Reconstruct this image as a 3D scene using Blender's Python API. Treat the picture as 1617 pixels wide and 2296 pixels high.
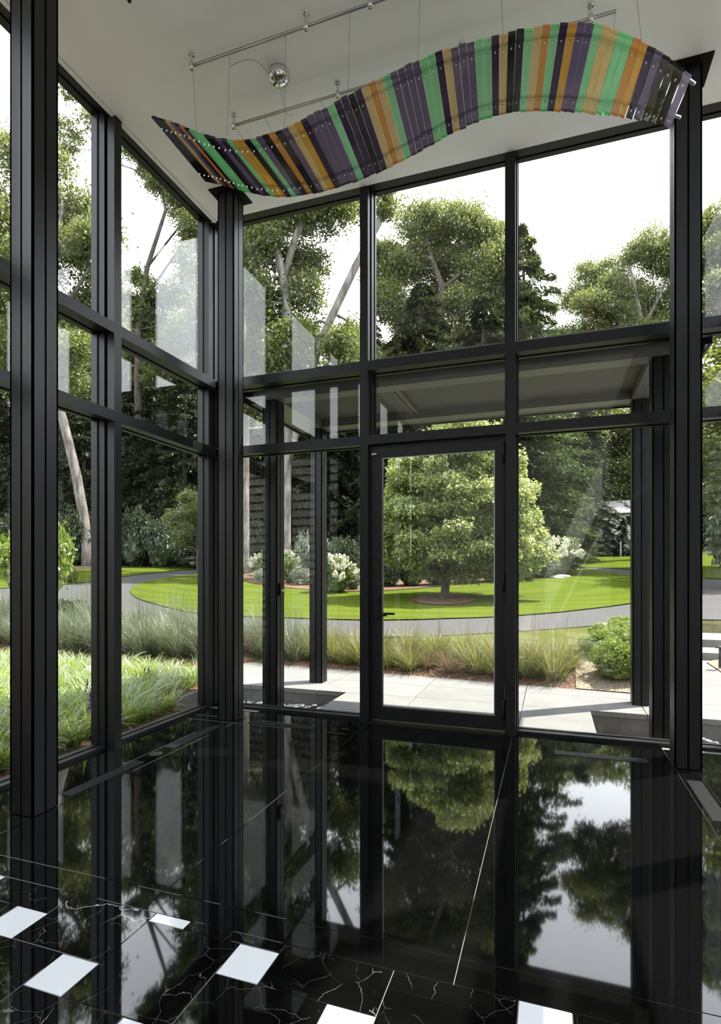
import bpy, bmesh, math, random
import numpy as np
from mathutils import Vector, Matrix
from mathutils.geometry import delaunay_2d_cdt

for o in list(bpy.data.objects):
    bpy.data.objects.remove(o)
SC = bpy.context.scene
COL = SC.collection
R = math.radians

# ------------------------------------------------------------------ camera
F_PX, CXP, HY, EYE = 1246.0, 808.5, 1284.0, 1.45          # photo pixels (1617 x 2296)
TH = math.atan((1236 - CXP) / F_PX)
cam = bpy.data.cameras.new('camera')
cam.sensor_fit = 'HORIZONTAL'
cam.sensor_width = 36
cam.lens = F_PX / 1617 * 36
cam.shift_y = (HY - 1148) / 1617
cam.clip_end = 1000
cam_o = bpy.data.objects.new('camera', cam)
cam_o.location = (0, 0, EYE)
cam_o.rotation_euler = (R(90), 0, TH)
COL.objects.link(cam_o)
SC.camera = cam_o
# ------------------------------------------------------------------ light
world = bpy.data.worlds.new('hazy_summer_sky')
SC.world = world
world.use_nodes = True
nt = world.node_tree
nt.nodes.clear()
wo = nt.nodes.new('ShaderNodeOutputWorld')
bg = nt.nodes.new('ShaderNodeBackground')
tc = nt.nodes.new('ShaderNodeTexCoord')
sep = nt.nodes.new('ShaderNodeSeparateXYZ')
ramp = nt.nodes.new('ShaderNodeValToRGB')
ramp.color_ramp.elements[0].position = 0.0
ramp.color_ramp.elements[0].color = (1.0, 1.0, 1.02, 1)
ramp.color_ramp.elements[1].position = 1.0
ramp.color_ramp.elements[1].color = (0.50, 0.54, 0.62, 1)
e = ramp.color_ramp.elements.new(0.5)
e.color = (0.84, 0.86, 0.93, 1)
nt.links.new(tc.outputs['Generated'], sep.inputs[0])
nt.links.new(sep.outputs['Z'], ramp.inputs[0])
nt.links.new(ramp.outputs[0], bg.inputs[0])
bg.inputs[1].default_value = 3.1
nt.links.new(bg.outputs[0], wo.inputs[0])
SUN_AZ, SUN_EL = R(36.2), R(60.5)                          # azimuth measured from +X towards +Y
sd = Vector((math.cos(SUN_AZ) * math.cos(SUN_EL), math.sin(SUN_AZ) * math.cos(SUN_EL), math.sin(SUN_EL)))
sun = bpy.data.lights.new('sun', 'SUN')
sun.energy = 10.5
sun.angle = R(0.7)
sun.color = (1.0, 0.95, 0.86)
sun_o = bpy.data.objects.new('sun', sun)
sun_o.rotation_euler = sd.to_track_quat('Z', 'Y').to_euler()
sun_o.location = (20, 20, 40)
COL.objects.link(sun_o)
SC.view_settings.view_transform = 'Standard'
SC.view_settings.look = 'None'
SC.view_settings.gamma = 1
SC.view_settings.use_curve_mapping = False
SC.view_settings.exposure = 0.95
SC.cycles.use_denoising = True
SC.cycles.max_bounces = 8
SC.cycles.diffuse_bounces = 4
SC.cycles.glossy_bounces = 4
SC.cycles.transmission_bounces = 6
SC.cycles.transparent_max_bounces = 24
SC.cycles.caustics_reflective = True
SC.cycles.caustics_refractive = False
SC.cycles.sample_clamp_indirect = 8
SC.cycles.blur_glossy = 1.0

# ------------------------------------------------------------------ projection helpers (photo pixel -> direction)
FW = np.array([-math.sin(TH), math.cos(TH), 0.0])
RT = np.array([math.cos(TH), math.sin(TH), 0.0])
UPV = np.array([0, 0, 1.0])
CAM = np.array([0, 0, EYE])
def ray(u, v): return FW + RT * (u - CXP) / F_PX + UPV * (HY - v) / F_PX
def on_z(u, v, z=0.0):
    r = ray(u, v); return CAM + r * ((z - EYE) / r[2])
def on_y(u, v, y):
    r = ray(u, v); return CAM + r * (y / r[1])
def at_depth(u, v, dep): return CAM + ray(u, v) * dep

def outer_edge(x):
    return 7.42 if x < -4.75 else 7.6 - 0.107 * x
def ground(x, y):
    rho = math.hypot(x, y)
    t = y - outer_edge(x)
    if x > 2.2: t = min(t, y - 7.0)
    if t < -0.02:
        z = -0.6
    else:
        z = -0.05 + min(max(t, 0) * 0.2, 0.35)
    if y < 5.0 and x < -9.0:                               # lawn side beyond the planting bed
        z = max(z, -0.05 + min((-x - 9.0) * 0.1, 0.35))
    return z + 0.035 * max(0, rho - 11) + 0.035 * max(0, min(rho, 75) - 20)
def on_ground(u, v, rmax=120.0):
    r = ray(u, v); s = 7.0
    while s < rmax:
        p = CAM + r * s
        if p[2] <= ground(p[0], p[1]): break
        s += 0.05
    return p
def xy_depth(u, dep):
    p = CAM + (FW + RT * (u - CXP) / F_PX) * dep
    return p[0], p[1]

# ------------------------------------------------------------------ object helpers
ORG = {}
def tag(o, label=None, cat=None, group=None, kind=None):
    if label: o['label'] = label
    if cat: o['category'] = cat
    if group: o['group'] = group
    if kind: o['kind'] = kind
    return o
def empty(name, loc=(0, 0, 0), parent=None):
    o = bpy.data.objects.new(name, None)
    o.empty_display_size = 0.1
    o.location = Vector(loc) - (ORG[parent.name] if parent else Vector((0, 0, 0)))
    COL.objects.link(o)
    if parent: o.parent = parent
    ORG[o.name] = Vector(loc)
    return o
def link(name, me, parent=None, loc=None, mat4=None):
    """link a (possibly shared) mesh; loc is in world space"""
    o = bpy.data.objects.new(name, me)
    COL.objects.link(o)
    base = ORG[parent.name] if parent else Vector((0, 0, 0))
    w = Vector(loc) if loc is not None else base.copy()
    o.location = w - base
    if mat4 is not None: o.matrix_basis = Matrix.Translation(-base) @ mat4; w = mat4.translation
    if parent: o.parent = parent
    ORG[o.name] = Vector(w)
    return o

class MB:
    def __init__(s): s.v = []; s.f = []; s.mi = []
    def add(s, vs, fs, m=0):
        b = len(s.v)
        s.v += [tuple(p) for p in vs]
        s.f += [tuple(i + b for i in f) for f in fs]
        s.mi += [m] * len(fs)
        return s
    def box(s, x0, x1, y0, y1, z0, z1, m=0):
        vs = [(x0, y0, z0), (x1, y0, z0), (x1, y1, z0), (x0, y1, z0), (x0, y0, z1), (x1, y0, z1), (x1, y1, z1), (x0, y1, z1)]
        return s.add(vs, [(0, 3, 2, 1), (4, 5, 6, 7), (0, 1, 5, 4), (1, 2, 6, 5), (2, 3, 7, 6), (3, 0, 4, 7)], m)
    def tube(s, pts, rad, n=8, m=0, caps=True):
        pts = [Vector(p) for p in pts]
        rads = rad if hasattr(rad, '__len__') else [rad] * len(pts)
        rings = []; prev = None
        for i, p in enumerate(pts):
            d = (pts[min(i + 1, len(pts) - 1)] - pts[max(i - 1, 0)]).normalized()
            a = prev if prev else (Vector((1, 0, 0)) if abs(d.x) < 0.8 else Vector((0, 1, 0)))
            a = (a - d * a.dot(d)).normalized(); prev = a
            b = d.cross(a)
            rings.append([p + (a * math.cos(2 * math.pi * k / n) + b * math.sin(2 * math.pi * k / n)) * rads[i] for k in range(n)])
        vs = [q for r in rings for q in r]; fs = []
        for i in range(len(pts) - 1):
            for k in range(n):
                k2 = (k + 1) % n
                fs.append((i * n + k, i * n + k2, (i + 1) * n + k2, (i + 1) * n + k))
        if caps:
            fs.append(tuple(range(n - 1, -1, -1))); fs.append(tuple((len(pts) - 1) * n + k for k in range(n)))
        return s.add(vs, fs, m)
    def lathe(s, prof, c=(0, 0, 0), n=24, m=0):
        vs = []; fs = []
        for r, z in prof:
            vs += [(c[0] + r * math.cos(2 * math.pi * k / n), c[1] + r * math.sin(2 * math.pi * k / n), c[2] + z) for k in range(n)]
        for i in range(len(prof) - 1):
            for k in range(n):
                k2 = (k + 1) % n
                fs.append((i * n + k, i * n + k2, (i + 1) * n + k2, (i + 1) * n + k))
        fs.append(tuple(range(n - 1, -1, -1))); fs.append(tuple((len(prof) - 1) * n + k for k in range(n)))
        return s.add(vs, fs, m)
    def mesh(s, name, mats, off=Vector((0, 0, 0)), smooth=False):
        me = bpy.data.meshes.new(name)
        me.from_pydata([Vector(p) - off for p in s.v], [], s.f)
        mats = mats if isinstance(mats, (list, tuple)) else [mats]
        for m in mats: me.materials.append(m)
        if len(mats) > 1: me.polygons.foreach_set('material_index', s.mi)
        if smooth: me.polygons.foreach_set('use_smooth', [True] * len(me.polygons))
        me.update()
        return me
    def build(s, name, mats, parent=None, smooth=False, origin=None):
        """vertices are in world space"""
        if parent: off = ORG[parent.name]
        elif origin is not None: off = Vector(origin)
        else:
            a = np.array(s.v); off = Vector(((a[:, 0].min() + a[:, 0].max()) / 2, (a[:, 1].min() + a[:, 1].max()) / 2, a[:, 2].min()))
        return link(name, s.mesh(name, mats, off, smooth), parent, off)

def np_mesh(name, verts, quads, mats, mi=None):
    """fast quad mesh from arrays"""
    me = bpy.data.meshes.new(name)
    nv, nf = len(verts), len(quads)
    me.vertices.add(nv); me.vertices.foreach_set('co', np.asarray(verts, np.float32).ravel())
    me.loops.add(nf * 4); me.loops.foreach_set('vertex_index', np.asarray(quads, np.int32).ravel())
    me.polygons.add(nf)
    me.polygons.foreach_set('loop_start', np.arange(0, nf * 4, 4, dtype=np.int32))
    mats = mats if isinstance(mats, (list, tuple)) else [mats]
    for m in mats: me.materials.append(m)
    if mi is not None: me.polygons.foreach_set('material_index', np.asarray(mi, np.int32))
    me.update(calc_edges=True)
    return me

# ------------------------------------------------------------------ materials
def new_mat(name):
    m = bpy.data.materials.new(name); m.use_nodes = True
    n = m.node_tree.nodes; n.clear()
    out = n.new('ShaderNodeOutputMaterial')
    return m, m.node_tree, n, m.node_tree.links, out
def pbsdf(name, col, rough=0.5, metal=0.0, ior=1.5, spec=0.5):
    m, t, n, l, out = new_mat(name)
    b = n.new('ShaderNodeBsdfPrincipled')
    b.inputs['Base Color'].default_value = (*col, 1)
    b.inputs['Roughness'].default_value = rough
    b.inputs['Metallic'].default_value = metal
    b.inputs['IOR'].default_value = ior
    b.inputs['Specular IOR Level'].default_value = spec
    l.new(b.outputs[0], out.inputs[0])
    return m
def noise_col(name, stops, scale=5.0, detail=6.0, rough=0.7, stretch=(1, 1, 1), bump=0.0, coord='Object', spec=0.3, distortion=0.0, ior=1.5, per_object=0.0, bscale=None):
    m, t, n, l, out = new_mat(name)
    b = n.new('ShaderNodeBsdfPrincipled')
    b.inputs['Roughness'].default_value = rough
    b.inputs['Specular IOR Level'].default_value = spec
    b.inputs['IOR'].default_value = ior
    c = n.new('ShaderNodeTexCoord'); mp = n.new('ShaderNodeMapping')
    mp.inputs['Scale'].default_value = stretch
    l.new(c.outputs[coord], mp.inputs[0])
    nz = n.new('ShaderNodeTexNoise'); nz.inputs['Scale'].default_value = scale; nz.inputs['Detail'].default_value = detail
    nz.inputs['Distortion'].default_value = distortion
    l.new(mp.outputs[0], nz.inputs['Vector'])
    rp = n.new('ShaderNodeValToRGB')
    els = rp.color_ramp.elements
    els[0].position, els[0].color = stops[0][0], (*stops[0][1], 1)
    els[1].position, els[1].color = stops[-1][0], (*stops[-1][1], 1)
    for p, cc in stops[1:-1]:
        ee = els.new(p); ee.color = (*cc, 1)
    l.new(nz.outputs['Fac'], rp.inputs[0])
    col = rp.outputs[0]
    if per_object:
        oi = n.new('ShaderNodeObjectInfo'); mr = n.new('ShaderNodeMapRange')
        mr.inputs[3].default_value = 1 - per_object; mr.inputs[4].default_value = 1 + per_object
        l.new(oi.outputs['Random'], mr.inputs[0])
        hs = n.new('ShaderNodeHueSaturation'); l.new(mr.outputs[0], hs.inputs['Value']); l.new(col, hs.inputs['Color'])
        col = hs.outputs[0]
    l.new(col, b.inputs['Base Color'])
    if bump:
        bp = n.new('ShaderNodeBump'); bp.inputs['Strength'].default_value = bump; bp.inputs['Distance'].default_value = 0.02
        if bscale:
            n2 = n.new('ShaderNodeTexNoise'); n2.inputs['Scale'].default_value = bscale; n2.inputs['Detail'].default_value = 4
            l.new(mp.outputs[0], n2.inputs['Vector']); l.new(n2.outputs['Fac'], bp.inputs['Height'])
        else:
            l.new(nz.outputs['Fac'], bp.inputs['Height'])
        l.new(bp.outputs[0], b.inputs['Normal'])
    l.new(b.outputs[0], out.inputs[0])
    return m
def leaf_mat(name, col, vary=0.35, trans=0.45, gloss=0.06, hue=0.02):
    """thin leaf: diffuse + translucent with a light sheen, colour varying leaf by leaf"""
    m, t, n, l, out = new_mat(name)
    g = n.new('ShaderNodeNewGeometry')
    mr = n.new('ShaderNodeMapRange'); mr.inputs[3].default_value = 1 - vary; mr.inputs[4].default_value = 1 + vary
    l.new(g.outputs['Random Per Island'], mr.inputs[0])
    m2 = n.new('ShaderNodeMapRange'); m2.inputs[3].default_value = 0.5 - hue; m2.inputs[4].default_value = 0.5 + hue
    mul = n.new('ShaderNodeMath'); mul.operation = 'MULTIPLY'; mul.inputs[1].default_value = 7.31
    fr = n.new('ShaderNodeMath'); fr.operation = 'FRACT'
    l.new(g.outputs['Random Per Island'], mul.inputs[0]); l.new(mul.outputs[0], fr.inputs[0]); l.new(fr.outputs[0], m2.inputs[0])
    hs = n.new('ShaderNodeHueSaturation'); hs.inputs['Color'].default_value = (*col, 1)
    l.new(mr.outputs[0], hs.inputs['Value']); l.new(m2.outputs[0], hs.inputs['Hue'])
    df = n.new('ShaderNodeBsdfDiffuse'); tr = n.new('ShaderNodeBsdfTranslucent'); gl = n.new('ShaderNodeBsdfGlossy')
    gl.inputs['Roughness'].default_value = 0.45; gl.inputs['Color'].default_value = (0.8, 0.85, 0.8, 1)
    l.new(hs.outputs[0], df.inputs[0])
    h2 = n.new('ShaderNodeHueSaturation'); h2.inputs['Saturation'].default_value = 1.15; h2.inputs['Value'].default_value = 1.5; h2.inputs['Hue'].default_value = 0.485
    l.new(hs.outputs[0], h2.inputs['Color']); l.new(h2.outputs[0], tr.inputs[0])
    mx = n.new('ShaderNodeMixShader'); mx.inputs[0].default_value = trans
    l.new(df.outputs[0], mx.inputs[1]); l.new(tr.outputs[0], mx.inputs[2])
    mx2 = n.new('ShaderNodeMixShader'); mx2.inputs[0].default_value = gloss
    l.new(mx.outputs[0], mx2.inputs[1]); l.new(gl.outputs[0], mx2.inputs[2])
    l.new(mx2.outputs[0], out.inputs[0])
    return m
def two_sided_fresnel(n, l, ior):
    fr = n.new('ShaderNodeFresnel')
    geo = n.new('ShaderNodeNewGeometry'); mr = n.new('ShaderNodeMapRange')   # both faces of a thin pane reflect alike
    mr.inputs[3].default_value = ior; mr.inputs[4].default_value = 1 / ior
    l.new(geo.outputs['Backfacing'], mr.inputs[0]); l.new(mr.outputs[0], fr.inputs['IOR'])
    return fr
def window_glass(name, tint=(0.972, 0.985, 0.98), ior=1.5):
    m, t, n, l, out = new_mat(name)
    fr = two_sided_fresnel(n, l, ior)
    tr = n.new('ShaderNodeBsdfTransparent'); tr.inputs[0].default_value = (*tint, 1)
    gl = n.new('ShaderNodeBsdfGlossy'); gl.inputs['Roughness'].default_value = 0.0
    mx = n.new('ShaderNodeMixShader')
    l.new(fr.outputs[0], mx.inputs[0]); l.new(tr.outputs[0], mx.inputs[1]); l.new(gl.outputs[0], mx.inputs[2])
    l.new(mx.outputs[0], out.inputs[0])
    return m

M = {}
M['black_metal'] = pbsdf('black_painted_aluminium', (0.006, 0.006, 0.007), 0.42, spec=0.32)
M['steel_black'] = pbsdf('black_column_steel', (0.006, 0.006, 0.007), 0.42, spec=0.36)
M['gasket'] = pbsdf('black_gasket', (0.004, 0.004, 0.004), 0.7, spec=0.2)
M['chrome'] = pbsdf('chrome', (0.75, 0.75, 0.76), 0.08, metal=1.0)
M['brushed'] = pbsdf('brushed_steel', (0.45, 0.45, 0.46), 0.3, metal=1.0)
M['cable'] = pbsdf('steel_cable', (0.22, 0.22, 0.22), 0.4, metal=0.6)
M['glass'] = window_glass('window_glass')
M['ceiling'] = noise_col('white_ceiling_plaster', [(0.0, (0.90, 0.90, 0.885)), (1.0, (0.93, 0.93, 0.915))], 2.0, rough=0.45, spec=0.4)
M['plaster'] = noise_col('white_wall_plaster', [(0.0, (0.78, 0.78, 0.76)), (1.0, (0.84, 0.84, 0.82))], 2.0, rough=0.8)
M['grout'] = pbsdf('pale_grout', (0.20, 0.19, 0.17), 0.6)
M['canopy'] = pbsdf('grey_canopy_metal', (0.13, 0.13, 0.118), 0.42, spec=0.4)
M['canopy_panel'] = noise_col('perforated_soffit_panel', [(0.35, (0.065, 0.065, 0.06)), (0.65, (0.10, 0.10, 0.092))], 220, detail=1, rough=0.6)
M['deck_bounce'] = pbsdf('grey_deck_bounce', (0.115, 0.115, 0.115), 0.8, spec=0.1)
M['vent'] = pbsdf('dark_vent_metal', (0.008, 0.008, 0.009), 0.5, spec=0.2)

def granite():
    m, t, n, l, out = new_mat('polished_black_granite')
    b = n.new('ShaderNodeBsdfPrincipled')
    b.inputs['Roughness'].default_value = 0.03; b.inputs['IOR'].default_value = 1.58
    c = n.new('ShaderNodeTexCoord')
    nz = n.new('ShaderNodeTexNoise'); nz.inputs['Scale'].default_value = 320; nz.inputs['Detail'].default_value = 2
    l.new(c.outputs['Object'], nz.inputs['Vector'])
    rp = n.new('ShaderNodeValToRGB'); e = rp.color_ramp.elements
    e[0].position = 0.45; e[0].color = (0.0010, 0.0010, 0.0012, 1); e[1].position = 0.78; e[1].color = (0.0060, 0.0060, 0.0056, 1)
    l.new(nz.outputs['Fac'], rp.inputs[0]); l.new(rp.outputs[0], b.inputs['Base Color'])
    l.new(b.outputs[0], out.inputs[0])
    return m
M['granite'] = granite()
def marble():
    m, t, n, l, out = new_mat('polished_black_marble')
    b = n.new('ShaderNodeBsdfPrincipled')
    b.inputs['Roughness'].default_value = 0.03; b.inputs['IOR'].default_value = 1.56
    c = n.new('ShaderNodeTexCoord'); oi = n.new('ShaderNodeObjectInfo')
    off = n.new('ShaderNodeVectorMath'); off.operation = 'SCALE'
    cmb = n.new('ShaderNodeCombineXYZ')
    for k, f in enumerate((37.0, 53.0, 71.0)):
        mm = n.new('ShaderNodeMath'); mm.operation = 'MULTIPLY'; mm.inputs[1].default_value = f
        l.new(oi.outputs['Random'], mm.inputs[0]); l.new(mm.outputs[0], cmb.inputs[k])
    add = n.new('ShaderNodeVectorMath'); add.operation = 'ADD'
    l.new(c.outputs['Object'], add.inputs[0]); l.new(cmb.outputs[0], add.inputs[1])
    warp = n.new('ShaderNodeTexNoise'); warp.inputs['Scale'].default_value = 5; warp.inputs['Detail'].default_value = 5
    l.new(add.outputs[0], warp.inputs['Vector'])
    sc = n.new('ShaderNodeVectorMath'); sc.operation = 'MULTIPLY_ADD'
    sc.inputs[1].default_value = (0.16, 0.16, 0.16)
    l.new(warp.outputs['Color'], sc.inputs[0]); l.new(add.outputs[0], sc.inputs[2])
    def veins(scale, width, thr, warped=True):
        v = n.new('ShaderNodeTexVoronoi'); v.feature = 'DISTANCE_TO_EDGE'; v.inputs['Scale'].default_value = scale
        l.new((sc if warped else add).outputs[0], v.inputs['Vector'])
        r = n.new('ShaderNodeMapRange'); r.inputs[1].default_value = 0; r.inputs[2].default_value = width; r.inputs[3].default_value = 1; r.inputs[4].default_value = 0
        l.new(v.outputs['Distance'], r.inputs[0])
        k = n.new('ShaderNodeTexNoise'); k.inputs['Scale'].default_value = scale * 0.8; k.inputs['Detail'].default_value = 3
        l.new(add.outputs[0], k.inputs['Vector'])
        r2 = n.new('ShaderNodeMapRange'); r2.inputs[1].default_value = thr; r2.inputs[2].default_value = thr + 0.08
        l.new(k.outputs['Fac'], r2.inputs[0])
        mu = n.new('ShaderNodeMath'); mu.operation = 'MULTIPLY'; l.new(r.outputs[0], mu.inputs[0]); l.new(r2.outputs[0], mu.inputs[1])
        return mu
    a = veins(1.9, 0.0042, 0.545); bb = veins(8.0, 0.007, 0.46)
    half = n.new('ShaderNodeMath'); half.operation = 'MULTIPLY'; half.inputs[1].default_value = 0.28; l.new(bb.outputs[0], half.inputs[0])
    mxx = n.new('ShaderNodeMath'); mxx.operation = 'MAXIMUM'; l.new(a.outputs[0], mxx.inputs[0]); l.new(half.outputs[0], mxx.inputs[1])
    mix = n.new('ShaderNodeMix'); mix.data_type = 'RGBA'
    mix.inputs[6].default_value = (0.0018, 0.0018, 0.0018, 1); mix.inputs[7].default_value = (0.5, 0.49, 0.46, 1)
    l.new(mxx.outputs[0], mix.inputs[0]); l.new(mix.outputs[2], b.inputs['Base Color'])
    l.new(b.outputs[0], out.inputs[0])
    return m
M['marble'] = marble()
M['bounce_limestone'] = noise_col('pale_bounce_limestone', [(0.3, (0.55, 0.53, 0.48)), (0.7, (0.62, 0.60, 0.55))], 4, rough=0.5)
M['white_tile'] = pbsdf('white_glass_tile', (0.62, 0.64, 0.66), 0.05, ior=1.5)

# ------------------------------------------------------------------ floor
floor_b = MB().box(-3.60, 1.56, -4.6, 5.12, -0.12, -0.004)
floor_b.box(-3.44, 1.40, 5.12, 5.34, -0.12, -0.004)
floor = floor_b.build('floor', M['grout'], origin=(0, 0, -0.12))
tag(floor, 'polished black granite and marble floor with small white tiles', kind='structure')
XL, XR = -3.60, 1.56
J = 0.0016
def slab(name, x0, x1, y0, y1, mat):
    b = MB(); g = J
    x0 += g; x1 -= g; y0 += g; y1 -= g
    if x1 - x0 < 0.005 or y1 - y0 < 0.005: return
    c = 0.0012
    b.add([(x0, y0, -0.03), (x1, y0, -0.03), (x1, y1, -0.03), (x0, y1, -0.03), (x0, y0, -c), (x1, y0, -c), (x1, y1, -c), (x0, y1, -c),
           (x0 + c, y0 + c, 0), (x1 - c, y0 + c, 0), (x1 - c, y1 - c, 0), (x0 + c, y1 - c, 0)],
          [(0, 3, 2, 1), (0, 1, 5, 4), (1, 2, 6, 5), (2, 3, 7, 6), (3, 0, 4, 7), (4, 5, 9, 8), (5, 6, 10, 9), (6, 7, 11, 10), (7, 4, 8, 11), (8, 9, 10, 11)])
    cx, cy = (x0 + x1) / 2, (y0 + y1) / 2
    o = link(name, b.mesh(name, mat, Vector((cx, cy, 0))), floor, (cx, cy, 0))
    return o
YB0, YB1 = 1.958, 2.098
sx = [-2.895, -1.665, -0.325, 0.868]
for i in range(3):
    slab('granite_slab', sx[i], sx[i + 1], YB0, YB1, M['granite'])
    slab('granite_slab', sx[i], sx[i + 1], YB1, 4.675, M['granite'])
    slab('granite_slab', sx[i], sx[i + 1], 4.675, 4.832, M['granite'])
    slab('granite_slab', sx[i], sx[i + 1], 4.832, 5.34, M['granite'])
for xa, xb, xc in ((-2.895, -3.058, XL), (0.868, 1.012, XR)):
    lo, hi = min(xa, xb), max(xa, xb)
    for y0, y1 in ((-4.6, -1.0), (-1.0, 2.098), (2.098, 4.675), (4.675, 4.832), (4.832, 5.12)):
        slab('granite_slab', lo, hi, y0, y1, M['granite'])
        slab('granite_slab', min(xb, xc), max(xb, xc), y0, y1, M['granite'])
# pinwheel field: big black marble squares and small white squares
A_, S_ = 0.438, 0.170
ox, oy = -1.588, 1.903
def clip_tile(name, x0, x1, y0, y1, mat):
    x0, x1 = max(x0, -2.895), min(x1, 0.868); y0, y1 = max(y0, -4.6), min(y1, YB0)
    if x1 - x0 > 0.02 and y1 - y0 > 0.02: slab(name, x0, x1, y0, y1, mat)
for i in range(-14, 15):
    for j in range(-16, 6):
        px_, py_ = ox + i * A_ + j * S_, oy - i * S_ + j * A_
        if px_ > 0.9 or px_ < -3.6 or py_ > 2.0 or py_ < -1.3: continue
        clip_tile('white_tile', px_, px_ + S_, py_, py_ + S_, M['white_tile'])
        clip_tile('marble_tile', px_ + S_, px_ + S_ + A_, py_, py_ + A_, M['marble'])
for k in range(6): slab('bounce_floor_slab', -2.895 + 3.763 * k / 6, -2.895 + 3.763 * (k + 1) / 6, -4.6, -1.42, M['bounce_limestone'])  # unseen pale rear floor, added to bounce sunlight up to the ceiling
# floor grilles
def grille(x0, x1, y0, y1, label):
    r = empty('floor_vent', ((x0 + x1) / 2, (y0 + y1) / 2, 0))
    tag(r, label, 'floor vent', 'linear vents set in the floor border')
    MB().box(x0, x1, y0, y1, 0.0002, 0.0010).build('vent_recess_shade', M['gasket'], r)  # black sheet stands in for the shaded slot under the slats
    f = MB(); w = 0.004
    f.box(x0, x1, y0, y0 + w, 0.001, 0.003).box(x0, x1, y1 - w, y1, 0.001, 0.003).box(x0, x0 + w, y0 + w, y1 - w, 0.001, 0.003).box(x1 - w, x1, y0 + w, y1 - w, 0.001, 0.003)
    f.build('vent_frame', M['vent'], r)
    b = MB(); n = 9
    if y1 - y0 > x1 - x0:
        for k in range(n):
            c = x0 + w + (x1 - x0 - 2 * w) * (k + 0.5) / n
            b.box(c - 0.0022, c + 0.0022, y0 + w, y1 - w, 0.001, 0.0028)
    else:
        for k in range(n):
            c = y0 + w + (y1 - y0 - 2 * w) * (k + 0.5) / n
            b.box(x0 + w, x1 - w, c - 0.0022, c + 0.0022, 0.001, 0.0028)
    b.build('vent_slats', M['vent'], r)
grille(-3.035, -2.945, 2.80, 3.487, 'dark linear floor vent beside the large left column')
grille(-3.035, -2.945, 3.84, 4.538, 'dark linear floor vent in front of the left corner column')
grille(-2.768, -2.10, 4.705, 4.80, 'dark linear floor vent left of the door under the fixed window')
grille(0.03, 0.70, 4.705, 4.80, 'dark linear floor vent right of the door under the fixed window')
grille(0.893, 0.985, 3.735, 4.412, 'dark linear floor vent running from the right column to the frame edge')
up = empty('floor_uplight', (-2.986, 3.672, 0))
tag(up, 'round flush floor light between two vents by the left glass wall', 'floor light')
MB().lathe([(0.052, 0.0), (0.052, 0.003), (0.030, 0.004), (0.030, 0.0)], (-2.986, 3.672, 0)).build('trim_ring', M['vent'], up, True)
MB().lathe([(0.028, 0.0), (0.028, 0.002), (0.010, 0.0024)], (-2.986, 3.672, 0)).build('lens', M['vent'], up, True)

# ------------------------------------------------------------------ ceiling / roof
ZC = 5.19
c_b = MB().box(-3.44, 1.40, -4.6, 5.16, ZC, ZC + 0.10)
ceil = c_b.build('ceiling', M['ceiling']); tag(ceil, 'flat white plaster ceiling', kind='structure')
roof = MB().box(-3.75, 1.71, -4.75, 5.50, ZC + 0.22, ZC + 0.55).build('roof', M['black_metal']); tag(roof, 'flat dark roof edge over the glass room', kind='structure')
b = MB().box(-3.405, -3.372, -1.3, 5.1, ZC - 0.012, ZC)
t1 = b.build('trim_1', M['plaster']); tag(t1, 'slim white ceiling bead along the left glass wall', kind='structure')
cs = empty('ceiling_sensor', tuple(on_z(290, 4, ZC - 0.012)))
p = ORG[cs.name]
tag(cs, 'tiny dark round sensor in the white ceiling near the top frame edge', 'sensor')
MB().lathe([(0.006, -0.004), (0.011, 0.0), (0.014, 0.0115)], p, 12).build('sensor_body', M['vent'], cs, True)
MB().lathe([(0.018, 0.0085), (0.018, 0.0115)], p, 16).build('sensor_ring', M['plaster'], cs, True)

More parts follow.
